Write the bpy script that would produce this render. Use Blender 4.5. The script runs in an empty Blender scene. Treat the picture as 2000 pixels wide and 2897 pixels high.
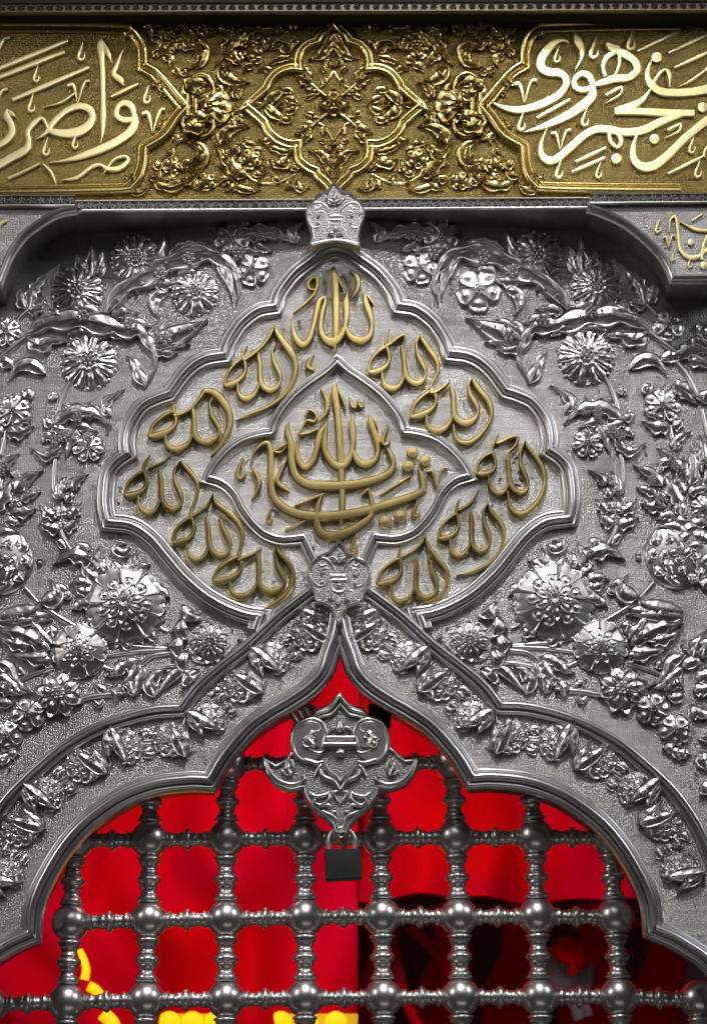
import bpy, bmesh, math, random
from mathutils import Vector, Matrix
from mathutils.geometry import tessellate_polygon

RND = random.Random(11)
SC = bpy.context.scene
COL = SC.collection
PI = math.pi

# ------------------------------------------------------------------ camera
PITCH = math.radians(17.0)
FOCAL, SENSOR, DIST = 85.0, 36.0, 3.42
CX, CY, HPX = 1000.0, 1448.5, 2897.0
FWD = Vector((0, math.cos(PITCH), math.sin(PITCH)))
UP = Vector((0, -math.sin(PITCH), math.cos(PITCH)))
CAMP = -DIST * FWD
cam_d = bpy.data.cameras.new('camera')
cam_d.sensor_fit = 'VERTICAL'; cam_d.sensor_height = SENSOR; cam_d.lens = FOCAL
cam_d.clip_start = 0.1; cam_d.clip_end = 60
cam_d.dof.use_dof = True; cam_d.dof.focus_distance = DIST - 0.02; cam_d.dof.aperture_fstop = 4.0
cam = bpy.data.objects.new('camera', cam_d); COL.objects.link(cam)
cam.location = CAMP; cam.rotation_euler = (PI / 2 + PITCH, 0, 0)
SC.camera = cam

# ------------------------------------------------------------------ world, lamps and added fill lights
wd = bpy.data.worlds.new('World'); SC.world = wd; wd.use_nodes = True
wd.node_tree.nodes['Background'].inputs[0].default_value = (1.0, 0.97, 0.96, 1)
wd.node_tree.nodes['Background'].inputs[1].default_value = 0.024
SC.view_settings.view_transform = 'Standard'; SC.view_settings.look = 'None'
SC.view_settings.exposure = 0.0; SC.view_settings.gamma = 1.0
SC.cycles.max_bounces = 6; SC.cycles.glossy_bounces = 4; SC.cycles.diffuse_bounces = 3
SC.cycles.sample_clamp_indirect = 6.0
SC.cycles.use_denoising = True


def area(name, loc, target, sx, sy, power, col=(1, 1, 1), spread=180):
    l = bpy.data.lights.new(name, 'AREA'); l.shape = 'RECTANGLE'; l.size = sx; l.size_y = sy
    l.energy = power; l.color = col; l.spread = math.radians(spread)
    o = bpy.data.objects.new(name, l); COL.objects.link(o); o.location = loc
    o.rotation_euler = (Vector(target) - Vector(loc)).to_track_quat('-Z', 'Y').to_euler()
    return o


area('key_lamp', (0.15, -1.55, 1.95), (0.03, 0, 0.16), 0.22, 0.22, 2.5, (1.0, 0.97, 0.95), 44)
area('ceiling_lamp', (0.1, -0.95, 2.4), (0.0, -0.1, 0.0), 1.5, 0.6, 6.0, (1.0, 0.98, 0.96))
area('soft_fill', (0.1, -2.7, 1.45), (0.05, 0, 0.0), 1.7, 0.45, 5.5, (0.98, 0.98, 1.0))  # added front fill, unseen; brightens mouldings and balls
area('side_fill', (-2.0, -1.3, 0.7), (0, 0, 0.1), 0.3, 0.7, 4.5, (1.0, 0.95, 0.9), 120)  # added side fill, unseen; lets the relief slopes catch light
area('right_fill', (2.0, -1.2, 1.1), (0.1, 0, 0.3), 0.3, 0.7, 6, (0.95, 0.97, 1.0), 120)  # added fill from the other side, for the relief slopes
for i, (bx, bz) in enumerate(((-0.55, 1.5), (-0.25, 1.65), (0.05, 1.6), (0.4, 1.7), (0.7, 1.52))):
    area('chandelier_bulb', (bx, -1.9, bz), (bx * 0.3, 0, -0.3), 0.07, 0.07, 0.7, (1.0, 0.96, 0.88))
area('low_fill', (0.2, -1.3, -1.9), (0, 0, -0.4), 1.4, 0.15, 1.2, (1.0, 0.92, 0.8))  # added low warm fill for the sparkle under the balls


# ------------------------------------------------------------------ mapping and helpers
KPX = SENSOR / HPX / FOCAL


def P(x, y, d=0.0):
    """point of the plane d metres in front of the wall seen at photo position x, y"""
    r = FWD + Vector((1, 0, 0)) * ((x - CX) * KPX) + UP * (-(y - CY) * KPX)
    t = (-d - CAMP.y) / r.y
    return CAMP + r * t


def W(x, y, d=0.0, h=0.0, top=0.0):
    p = P(x, y, d + top); p.y = -(d + h); return p


def kpx(x, y, d=0.0):
    return (P(x + 1, y, d) - P(x, y, d)).length


class Z:
    """reading frame: zoomed crop coordinates to photo coordinates"""
    def __init__(s, ox, oy, sc): s.o = (ox, oy); s.s = sc

    def __call__(s, pts):
        out = []
        for p in pts:
            q = [s.o[0] + p[0] / s.s, s.o[1] + p[1] / s.s] + [w / s.s for w in p[2:]]
            out.append(tuple(q))
        return out

    def p(s, x, y): return (s.o[0] + x / s.s, s.o[1] + y / s.s)


ZA, ZB, ZC = Z(0, 0, 2.28), Z(600, 0, 2.28), Z(1300, 0, 2.28)
ZD, ZE = Z(0, 550, 2.28), Z(1300, 550, 2.28)
ZF, ZG, ZH, ZI = Z(700, 500, 3.192), Z(250, 900, 3.192), Z(650, 1000, 2.28), Z(1000, 900, 2.28)
ZJ, ZK, ZL = Z(0, 1100, 3.192), Z(0, 1500, 2.28), Z(300, 1300, 2.66)
ZM, ZN, ZO = Z(1300, 1500, 2.28), Z(1000, 1350, 2.66), Z(1500, 1100, 3.192)
ZP, ZQ, ZR = Z(650, 1850, 2.4554), Z(0, 1900, 2.28), Z(1300, 1900, 2.28)
ZS, ZT, ZU = Z(0, 2297, 2.28), Z(650, 2297, 2.28), Z(1300, 2297, 2.28)
Z6R, Z6L, Z5 = Z(1040, 900, 6.138), Z(620, 880, 6.138), Z(1140, 1040, 5.7)
ZCL, ZCR = Z(860, 1500, 7.98), Z(860, 500, 4.545)

AX = Vector((0.0085, 1.0)).normalized()
A0 = Vector((954.5, 1017.0))


def mir(p):
    """mirror across the (slightly leaning) middle axis of the arch"""
    v = Vector((p[0], p[1])) - A0
    q = AX * (2 * v.dot(AX)) - v + A0
    return (q.x, q.y) + tuple(p[2:])


def mirg(p): return (2 * 944.0 - p[0], p[1] - 0.006 * (944.0 - p[0])) + tuple(p[2:])
def flipg(p): return (p[0], 2 * 300.0 - p[1]) + tuple(p[2:])


def cr(pts, n=7, closed=False):
    """Catmull-Rom through points of any dimension"""
    m = len(pts)
    if m < 3 and not closed:
        a, b = pts[0], pts[-1]
        return [tuple(a[k] + (b[k] - a[k]) * i / n for k in range(len(a))) for i in range(n + 1)]
    out = []
    rng = range(m if closed else m - 1)
    for i in rng:
        if closed:
            p0, p1, p2, p3 = pts[(i - 1) % m], pts[i], pts[(i + 1) % m], pts[(i + 2) % m]
        else:
            p1, p2 = pts[i], pts[i + 1]
            p0 = pts[i - 1] if i > 0 else tuple(2 * a - b for a, b in zip(p1, p2))
            p3 = pts[i + 2] if i + 2 < m else tuple(2 * b - a for a, b in zip(p1, p2))
        for j in range(n):
            t = j / n; t2 = t * t; t3 = t2 * t
            out.append(tuple(0.5 * (2 * b + (c - a) * t + (2 * a - 5 * b + 4 * c - d) * t2 + (3 * b - a - 3 * c + d) * t3)
                             for a, b, c, d in zip(p0, p1, p2, p3)))
    if not closed: out.append(tuple(pts[-1]))
    return out


def path(*segs, n=7):
    out = []
    for s in segs:
        c = cr(s, n)
        out += c if not out else c[1:]
    return out


def normals2(pts, closed=False, lim=2.6):
    m = len(pts); N = []
    for i in range(m):
        a = Vector(pts[i - 1][:2]) if (i > 0 or closed) else None
        b = Vector(pts[i][:2])
        c = Vector(pts[(i + 1) % m][:2]) if (i < m - 1 or closed) else None
        d1 = (b - a).normalized() if a is not None and (b - a).length > 1e-6 else None
        d2 = (c - b).normalized() if c is not None and (c - b).length > 1e-6 else None
        if d1 is None: d1 = d2
        if d2 is None: d2 = d1
        t = (d1 + d2)
        t = t.normalized() if t.length > 1e-3 else d1
        cs = max(1 / lim, t.dot(d1))
        N.append((-t.y / cs, t.x / cs))
    return N


class MB:
    def __init__(s): s.v = []; s.f = []

    def add(s, vs, fs):
        o = len(s.v); s.v += [tuple(v) for v in vs]; s.f += [tuple(i + o for i in f) for f in fs]

    def grid(s, rows, closed_u=False, closed_v=False):
        nr, nc = len(rows), len(rows[0]); o = len(s.v)
        for r in rows: s.v += [tuple(p) for p in r]
        for i in range(nr if closed_u else nr - 1):
            for j in range(nc if closed_v else nc - 1):
                a = i * nc + j; b = i * nc + (j + 1) % nc
                i2 = (i + 1) % nr
                c = i2 * nc + (j + 1) % nc; d = i2 * nc + j
                s.f.append((o + a, o + b, o + c, o + d))

    def mesh(s, name, origin=None, fix=True):
        me = bpy.data.meshes.new(name)
        o = Vector(origin) if origin is not None else Vector((0, 0, 0))
        me.from_pydata([tuple(Vector(v) - o) for v in s.v], [], s.f)
        if fix:
            bm = bmesh.new(); bm.from_mesh(me)
            bmesh.ops.remove_doubles(bm, verts=bm.verts, dist=1e-6)
            bmesh.ops.recalc_face_normals(bm, faces=bm.faces)
            bm.to_mesh(me); bm.free()
        me.update()
        return me

    def build(s, name, mat, parent=None, smooth=45):
        xs = [v[0] for v in s.v]; ys = [v[1] for v in s.v]; zs = [v[2] for v in s.v]
        c = Vector(((min(xs) + max(xs)) / 2, max(ys), (min(zs) + max(zs)) / 2))
        me = s.mesh(name, c)
        shade(me, smooth)
        return put(name, me, mat, parent, c)


def shade(me, ang):
    if ang:
        me.shade_smooth()
        if ang < 180: me.set_sharp_from_angle(angle=math.radians(ang))


ABS = {}


def put(name, me, mat, parent=None, loc=(0, 0, 0), rot=0.0, scale=(1, 1, 1)):
    o = bpy.data.objects.new(name, me); COL.objects.link(o)
    if me is not None and mat is not None and not me.materials: me.materials.append(mat)
    w = Vector(loc); ABS[o.name] = w.copy()
    o.location = w - ABS[parent.name] if parent is not None else w
    o.rotation_euler = (0, rot, 0); o.scale = scale
    if parent is not None: o.parent = parent
    return o


def tag(o, label, cat, group=None):
    o['label'] = label; o['category'] = cat
    if group: o['group'] = group
    return o


def thing(name, label, cat, loc, group=None):
    return tag(put(name, None, None, None, loc), label, cat, group)


def struct(o): o['kind'] = 'structure'; return o


# ------------------------------------------------------------------ materials
def mat_new(name):
    m = bpy.data.materials.new(name); m.use_nodes = True
    nt = m.node_tree; b = nt.nodes['Principled BSDF']
    return m, nt, b


def ramp(nt, src, stops):
    r = nt.nodes.new('ShaderNodeValToRGB'); e = r.color_ramp.elements
    while len(e) < len(stops): e.new(0.5)
    for k, (p, c) in enumerate(stops):
        e[k].position = p; e[k].color = c if len(c) == 4 else (*c, 1)
    nt.links.new(src, r.inputs[0]); return r.outputs[0]


def noise(nt, co, scale, detail=4, rough=0.55, dist=0.0):
    n = nt.nodes.new('ShaderNodeTexNoise'); n.inputs['Scale'].default_value = scale
    n.inputs['Detail'].default_value = detail; n.inputs['Roughness'].default_value = rough
    n.inputs['Distortion'].default_value = dist
    nt.links.new(co, n.inputs['Vector']); return n.outputs['Fac']


def math_n(nt, op, a, b):
    n = nt.nodes.new('ShaderNodeMath'); n.operation = op
    for i, v in enumerate((a, b)):
        if isinstance(v, (int, float)): n.inputs[i].default_value = v
        else: nt.links.new(v, n.inputs[i])
    return n.outputs[0]


def worldco(nt):
    g = nt.nodes.new('ShaderNodeNewGeometry'); return g.outputs['Position']


def metal(name, col, dark, rough, var=0.12, bump=0.25, tarnish=(0.60, 0.75), nscale=60, weave=0, wstr=0.5, spots=False, wdist=(1, 1, 1)):
    m, nt, b = mat_new(name); co = worldco(nt)
    b.inputs['Metallic'].default_value = 1.0
    n1 = noise(nt, co, 9, 6, 0.62)
    c = ramp(nt, n1, [(tarnish[0] - 0.25, col), (tarnish[0], tuple(0.75 * a + 0.25 * d for a, d in zip(col, dark))), (tarnish[1], dark)])
    if weave:
        mp0 = nt.nodes.new('ShaderNodeMapping'); mp0.inputs['Scale'].default_value = (5, 5, 120)
        nt.links.new(co, mp0.inputs['Vector'])
        k0 = ramp(nt, noise(nt, mp0.outputs[0], 1.0, 4, 0.65), [(0.3, (0.72, 0.72, 0.72)), (0.7, (1.15, 1.15, 1.16))])
        mx0 = nt.nodes.new('ShaderNodeMix'); mx0.data_type = 'RGBA'; mx0.blend_type = 'MULTIPLY'; mx0.inputs['Factor'].default_value = 1.0
        nt.links.new(c, mx0.inputs['A']); nt.links.new(k0, mx0.inputs['B']); c = mx0.outputs['Result']
    if spots:
        # blackened specks where the silver has worn through
        n3 = noise(nt, co, 95, 3, 0.6); n4 = noise(nt, co, 7.5, 3, 0.5)
        k = math_n(nt, 'MULTIPLY', ramp(nt, n3, [(0.56, (0, 0, 0)), (0.62, (1, 1, 1))]), ramp(nt, n4, [(0.56, (0, 0, 0)), (0.66, (1, 1, 1))]))
        mx = nt.nodes.new('ShaderNodeMix'); mx.data_type = 'RGBA'
        nt.links.new(k, mx.inputs['Factor']); nt.links.new(c, mx.inputs['A']); mx.inputs['B'].default_value = (0.05, 0.045, 0.05, 1)
        c = mx.outputs['Result']
    nt.links.new(c, b.inputs['Base Color'])
    n2 = noise(nt, co, nscale, 5, 0.6)
    r = math_n(nt, 'ADD', math_n(nt, 'MULTIPLY', n2, var * 2), rough - var)
    nt.links.new(r, b.inputs['Roughness'])
    h = math_n(nt, 'MULTIPLY', noise(nt, co, nscale * 2.5, 4, 0.6), 0.6)
    if weave:
        mp = nt.nodes.new('ShaderNodeMapping'); mp.inputs['Scale'].default_value = wdist
        nt.links.new(co, mp.inputs['Vector'])
        vo = nt.nodes.new('ShaderNodeTexVoronoi'); vo.inputs['Scale'].default_value = weave
        vo.inputs['Randomness'].default_value = 0.55
        nt.links.new(mp.outputs[0], vo.inputs['Vector'])
        tot = math_n(nt, 'SUBTRACT', 1.0, vo.outputs['Distance'])
        h = math_n(nt, 'ADD', math_n(nt, 'MULTIPLY', h, 0.7), math_n(nt, 'MULTIPLY', tot, wstr * 2))
    bp = nt.nodes.new('ShaderNodeBump'); bp.inputs['Strength'].default_value = bump
    bp.inputs['Distance'].default_value = 0.0012
    nt.links.new(h, bp.inputs['Height']); nt.links.new(bp.outputs[0], b.inputs['Normal'])
    return m


SIL, SILD = (0.86, 0.85, 0.85), (0.34, 0.31, 0.30)
M = {}
M['field'] = metal('silver_field', (0.38, 0.37, 0.37), (0.15, 0.14, 0.14), 0.34, 0.08, 0.55, (0.58, 0.76), 50, 560, 0.8, True, (0.6, 1, 1.35))
M['plate'] = metal('silver_plate', (0.70, 0.69, 0.70), (0.36, 0.34, 0.34), 0.40, 0.08, 0.6, (0.60, 0.80), 50, 540, 0.9, True, (1, 1, 1))
M['relief'] = metal('silver_relief', SIL, SILD, 0.32, 0.07, 0.18, (0.52, 0.74), 45)
M['mould'] = metal('silver_moulding', (0.86, 0.85, 0.88), (0.46, 0.42, 0.41), 0.30, 0.07, 0.05, (0.55, 0.74), 40)
M['shaded_bronze'] = metal('shade_darkened_bronze', (0.30, 0.24, 0.16), (0.12, 0.09, 0.06), 0.35)  # brownish bronze, coloured darker to carry the shade at the top edge
M['bracket'] = metal('bracket_silver', (0.36, 0.35, 0.35), (0.2, 0.19, 0.19), 0.45, 0.08, 0.5, (0.58, 0.78), 50, 400, 0.9)
M['recessed'] = metal('dark_strip_ground', (0.10, 0.095, 0.09), (0.05, 0.045, 0.04), 0.5)  # near-black floor between the rails, sets off the florets
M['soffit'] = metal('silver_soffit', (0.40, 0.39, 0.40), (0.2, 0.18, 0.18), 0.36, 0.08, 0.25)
M['ball'] = metal('silver_ball', (0.82, 0.81, 0.81), (0.46, 0.44, 0.43), 0.33, 0.05, 0.08, (0.55, 0.78), 30)
M['gold_ground'] = metal('gold_ground', (0.27, 0.205, 0.072), (0.12, 0.085, 0.03), 0.42, 0.08, 0.7, (0.58, 0.78), 45, 400, 0.9, False, (1.2, 1, 0.8))
M['gold'] = metal('gold_relief', (0.54, 0.41, 0.16), (0.22, 0.15, 0.055), 0.25, 0.07, 0.18, (0.54, 0.74), 45)
M['gold_mould'] = metal('gold_moulding', (0.66, 0.52, 0.21), (0.32, 0.23, 0.08), 0.26, 0.07, 0.15, (0.55, 0.75), 40)
M['script'] = metal('pale_gold_script', (1.0, 0.90, 0.52), (0.70, 0.55, 0.22), 0.36, 0.08, 0.15, (0.52, 0.72), 30)
M['brass'] = metal('brass_letter', (0.66, 0.53, 0.22), (0.30, 0.22, 0.08), 0.30, 0.09, 0.18, (0.50, 0.68), 30)
M['steel'] = metal('steel', (0.9, 0.9, 0.9), (0.7, 0.7, 0.7), 0.32, 0.03, 0.05)
m, nt, b = mat_new('black_painted_iron')
b.inputs['Base Color'].default_value = (0.018, 0.019, 0.022, 1); b.inputs['Roughness'].default_value = 0.55
bp = nt.nodes.new('ShaderNodeBump'); bp.inputs['Strength'].default_value = 0.6; bp.inputs['Distance'].default_value = 0.0006
nt.links.new(noise(nt, worldco(nt), 500, 3), bp.inputs['Height']); nt.links.new(bp.outputs[0], b.inputs['Normal'])
M['black'] = m
m, nt, b = mat_new('red_cloth')
cc = ramp(nt, noise(nt, worldco(nt), 3.2, 3, 0.5, 0.4), [(0.38, (0.80, 0.002, 0.006)), (0.62, (0.74, 0.001, 0.045))])
nt.links.new(cc, b.inputs['Base Color']); b.inputs['Roughness'].default_value = 0.9; b.inputs['Specular IOR Level'].default_value = 0.02
M['red'] = m
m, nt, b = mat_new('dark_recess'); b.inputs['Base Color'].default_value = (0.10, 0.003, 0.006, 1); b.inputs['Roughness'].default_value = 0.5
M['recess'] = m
m, nt, b = mat_new('dark_cloth'); b.inputs['Base Color'].default_value = (0.012, 0.011, 0.012, 1); b.inputs['Roughness'].default_value = 0.9
M['dark'] = m
m, nt, b = mat_new('grey_cloth'); b.inputs['Base Color'].default_value = (0.35, 0.33, 0.4, 1); b.inputs['Roughness'].default_value = 0.8
M['grey'] = m
m, nt, b = mat_new('yellow_lamp'); b.inputs['Base Color'].default_value = (0.8, 0.7, 0.02, 1)
b.inputs['Emission Color'].default_value = (0.75, 0.60, 0.0, 1); b.inputs['Emission Strength'].default_value = 0.9
M['yellow'] = m
m, nt, b = mat_new('glowing_reflector'); b.inputs['Base Color'].default_value = (0.8, 0.5, 0.02, 1)
b.inputs['Emission Color'].default_value = (0.45, 0.36, 0.0, 1); b.inputs['Emission Strength'].default_value = 0.6  # glow put into the reflector itself to blend with the bulbs
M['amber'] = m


# ------------------------------------------------------------------ relief shapes
def sweep(mb, pts, prof, d, top=0.0, closed=False, caps=True):
    """pts: photo path; prof: (offset px, height m) across it"""
    N = normals2(pts, closed); rows = []
    for (p, n) in zip(pts, N):
        s = p[2] if len(p) > 2 else 1.0
        rows.append([W(p[0] + n[0] * u * s, p[1] + n[1] * u * s, d, h, top) for u, h in prof])
    mb.grid(rows, closed_u=closed)
    if caps and not closed:
        k = len(prof)
        mb.add(rows[0], [tuple(range(k))]); mb.add(rows[-1], [tuple(range(k))])


def bead_profile(w, beads, base=0.0):
    """profile across a moulding: beads = list of (centre, half width, height)"""
    pts = [(-w, -0.002)]
    cur = -w
    for c, r, h in sorted(beads):
        for a in range(0, 9):
            t = PI * (1 - a / 8)
            pts.append((c + r * math.cos(t), base + h * (0.40 + 0.60 * math.sin(t) ** 0.9)))
    pts.append((w, -0.002))
    return pts


def stroke(mb, pts, h, d, bev=3.2, n=6, top=None):
    """flat calligraphic stroke with bevelled edges: (x, y, half width)"""
    c = cr(pts, n); N = normals2(c, lim=1.5); rows = []
    if top is None: top = h
    hb = 0.0016
    for p, q in zip(c, N):
        w = max(0.6, p[2]); b = min(bev, w * 0.5); cz = min(0.00018, w * 0.00002)
        rows.append([W(p[0] + q[0] * u, p[1] + q[1] * u, d, hh, top) for u, hh in
                     ((-w, -0.001), (-w, h - hb), (-w + b, h), (-w * 0.3, h + cz), (w * 0.3, h + cz), (w - b, h), (w, h - hb), (w, -0.001))])
    mb.grid(rows)
    mb.add(rows[0], [tuple(range(8))]); mb.add(rows[-1], [tuple(range(8))])


def tube(mb, pts, r, d, flat=1.0, n=6, seg=8, lift=0.0):
    """half round bar lying on the surface; r px or per point third value"""
    c = cr(pts, n); N = normals2(c, lim=1.6); rows = []
    for p, q in zip(c, N):
        rr = p[2] if len(p) > 2 else r
        k = kpx(p[0], p[1], d)
        rows.append([W(p[0] + q[0] * rr * math.cos(t), p[1] + q[1] * rr * math.cos(t), d, lift + rr * k * flat * math.sin(t) * 1.15 - 0.0008, 0)
                     for t in [PI * (1 - j / seg) for j in range(seg + 1)]])
    mb.grid(rows)
    mb.add(rows[0], [tuple(range(seg + 1))]); mb.add(rows[-1], [tuple(range(seg + 1))])


def leaf_mesh(mb, pts, w, hm, d, serr=0, sa=0.25, drops=3, tip=0.08, n=6, lift=0.0):
    """leaf along a spine: raised rim, hollow blade, midrib and veins"""
    c = cr(pts, n if len(pts) > 2 else 12); N = normals2(c, lim=1.4); m = len(c)
    V = (-1.0, -0.97, -0.88, -0.79, -0.68, -0.42, -0.2, -0.08, 0.0, 0.08, 0.2, 0.42, 0.68, 0.79, 0.88, 0.97, 1.0)
    rows = []
    ph = RND.uniform(0, 6)
    for i, (p, q) in enumerate(zip(c, N)):
        t = i / (m - 1)
        prof = min(1.0, (t / 0.16) ** 0.6 if t > 0 else 0) * (1 - t ** 2.6) * (0.55 + 0.75 * math.sin(PI * min(1, t * 0.95 + 0.08)))
        if len(p) > 2: ww = p[2] * (1.0 if 0 < i < m - 1 else 0.25)
        else: ww = max(w * prof, w * tip)
        row = []
        for v in V:
            s = 1.0
            if serr: s = 1 - sa * (0.5 + 0.5 * math.cos(2 * PI * serr * t + (0.9 if v > 0 else 0.0))) ** 1.4
            u = v * ww * s
            av = abs(v)
            if av > 0.99: hh = -0.0006
            else:
                rim = math.exp(-((av - 0.87) / 0.075) ** 2)
                rib = math.exp(-(v / 0.09) ** 2)
                body = 0.30 + 0.55 * (1 - av * av)
                vein = 0.16 * math.sin(2 * PI * (drops + 1) * t * 1.3 + 3.2 * av + ph) * (1 - av) * 2
                dr = 0.0
                if drops:
                    dr = 0.32 * max(0, math.sin(2 * PI * drops * t + ph)) ** 2 * math.exp(-((av - 0.38) / 0.2) ** 2)
                hh = hm * 0.78 * (body + 0.40 * rim + 0.24 * rib + 0.34 * vein + 0.6 * dr) * (0.55 + 0.45 * math.sin(PI * min(1, 0.15 + t * 0.8)))
                if av > 0.95: hh *= 0.7
            row.append(W(p[0] + q[0] * u, p[1] + q[1] * u, d, hh + lift, 0))
        rows.append(row)
    mb.grid(rows)


def bump_disc(mb, cx, cy, r, h, d, ns=10, nr=4, lift=0.0, px=True):
    """half dome at photo position"""
    k = kpx(cx, cy, d)
    rows = []
    for i in range(nr + 1):
        a = i / nr * PI / 2
        rr = r * math.cos(a) if i < nr else r * 0.02
        rows.append([W(cx + rr * math.cos(2 * PI * j / ns), cy + rr * math.sin(2 * PI * j / ns), d, lift - 0.0008 * (i == 0) + h * math.sin(a), 0) for j in range(ns)])
    mb.grid(rows, closed_v=True)
    mb.add(rows[-1], [tuple(range(ns))])


# unit meshes shared between alike pieces (x = length, z = width, -y = height)
def unit_petal(kind):
    mb = MB(); rows = []
    nt_, T = 13, []
    for i in range(nt_ + 1):
        t = i / nt_
        if kind in ('round', 'scallop'): w = 0.34 * (0.35 + 0.65 * math.sin(PI * min(1, t * 0.62))) * (math.sqrt(max(0, 1 - ((t - 0.62) / 0.38) ** 2)) if t > 0.62 else 1)
        elif kind == 'heart': w = 0.40 * (0.3 + 0.7 * t ** 0.8) * (math.sqrt(max(0, 1 - ((t - 0.7) / 0.3) ** 2)) if t > 0.7 else 1)
        elif kind == 'point': w = 0.30 * math.sin(PI * (t ** 0.8)) ** 0.9
        else: w = 0.17 * (0.55 + 0.45 * t) * (math.sqrt(max(0, 1 - ((t - 0.8) / 0.2) ** 2)) if t > 0.8 else 1)   # narrow
        w = max(w, 0.012)
        row = []
        for v in (-1, -0.96, -0.86, -0.74, -0.5, -0.2, 0, 0.2, 0.5, 0.74, 0.86, 0.96, 1):
            av = abs(v)
            tt = t
            if kind == 'heart': tt = t - 0.13 * (1 - av) ** 1.5 * max(0, (t - 0.75) / 0.25)
            rim = max(math.exp(-((av - 0.86) / 0.085) ** 2), math.exp(-((t - 0.90) / 0.07) ** 2) * (t > 0.5))
            if kind == 'heart':
                h = 1.35 * (1 - t) + 0.34 + 0.20 * rim + 0.14 * (1 - av * av) - 0.09 * math.exp(-(v / 0.16) ** 2) * t
            elif kind == 'point':
                h = 0.75 * (1 - t) + 0.36 + 0.34 * rim + 0.40 * math.exp(-((t - 0.42) / 0.2) ** 2 - (v / 0.34) ** 2)
            elif kind == 'narrow':
                h = 1.25 * (1 - t) + 0.30 + 0.30 * (1 - av * av) + 0.10 * rim + 0.26 * math.exp(-((t - 0.5) / 0.16) ** 2 - (v / 0.5) ** 2)
            elif kind == 'scallop':
                rr_ = math.hypot((t - 0.62) / 0.38, av * 0.95)
                h = 0.55 * (1 - t) + 0.38 + 0.34 * math.exp(-((rr_ - 0.86) / 0.11) ** 2) + 0.26 * math.exp(-((rr_ - 0.5) / 0.12) ** 2) + 0.4 * math.exp(-(rr_ / 0.22) ** 2)
            else:
                h = 1.0 * (1 - t) + 0.34 + 0.30 * rim + 0.42 * math.exp(-((t - 0.62) / 0.15) ** 2 - (v / 0.34) ** 2)
            if av == 1: h = -0.05
            elif av > 0.9: h = h * 0.75
            if i == nt_: h = -0.05
            row.append((tt, -h, v * w))
        rows.append(row)
    mb.grid(rows)
    me = mb.mesh('petal_' + kind); shade(me, 60); return me


def unit_boss(flutes=12):
    mb = MB(); rows = []
    for i in range(7):
        r = (1.0, 0.97, 0.80, 0.58, 0.36, 0.2, 0.03)[i]; h = (-0.05, 0.42, 0.82, 1.0, 0.92, 0.55, 0.5)[i]
        rows.append([(r * math.cos(a) * (1 + 0.05 * math.cos(flutes * a) * (i < 3)), -(h + 0.10 * math.cos(flutes * a) * (1 < i < 5)), r * math.sin(a) * (1 + 0.05 * math.cos(flutes * a) * (i < 3)))
                     for a in [2 * PI * j / (flutes * 4) for j in range(flutes * 4)]])
    mb.grid(rows, closed_v=True)
    me = mb.mesh('boss'); shade(me, 60); return me


def unit_bead():
    mb = MB(); rows = []
    for i in range(5):
        a = i / 4 * PI / 2; r = math.cos(a) if i < 4 else 0.02
        rows.append([(r * math.cos(t), -(math.sin(a) if i else -0.1), r * math.sin(t)) for t in [2 * PI * j / 10 for j in range(10)]])
    mb.grid(rows, closed_v=True); mb.add(rows[-1], [tuple(range(10))])
    me = mb.mesh('bead'); shade(me, 60); return me


def unit_rosette(n=6):
    """n beads round a larger one: small bead flower"""
    mb = MB()
    def dome(cx, cz, r, h):
        rows = []
        for i in range(4):
            a = i / 3 * PI / 2; q = r * (math.cos(a) if i < 3 else 0.03)
            rows.append([(cx + q * math.cos(t), -(h * math.sin(a) if i else -0.05), cz + q * math.sin(t)) for t in [2 * PI * j / 8 for j in range(8)]])
        mb.grid(rows, closed_v=True)
    for j in range(n):
        a = 2 * PI * j / n; dome(0.66 * math.cos(a), 0.66 * math.sin(a), 0.31, 0.9)
    dome(0, 0, 0.32, 1.15)
    me = mb.mesh('bead_rosette'); shade(me, 60); return me


def unit_disc():
    mb = MB(); rows = []
    for r, h in ((1.0, -0.2), (0.97, 0.6), (0.88, 0.9), (0.5, 0.8), (0.02, 0.9)):
        rows.append([(r * math.cos(t), -h, r * math.sin(t)) for t in [2 * PI * j / 28 for j in range(28)]])
    mb.grid(rows, closed_v=True)
    me = mb.mesh('flower_base'); shade(me, 50); return me


UM = {}


def U(kind, mat):
    key = (kind, mat)
    if key not in UM:
        me = {'boss': lambda: unit_boss(12), 'bead': unit_bead, 'rosette': unit_rosette, 'rosette5': lambda: unit_rosette(5), 'disc': unit_disc}.get(kind, lambda: unit_petal(kind))()
        me.materials.append(M[mat]); UM[key] = me
    return UM[key]


def place(name, kind, mat, parent, x, y, d, r, h, ang=0.0, lift=0.0, wr=1.0):
    k = kpx(x, y, d)
    return put(name, U(kind, mat), None, parent, W(x, y, d, lift), ang, (r * k, h, r * k * wr))


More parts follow.
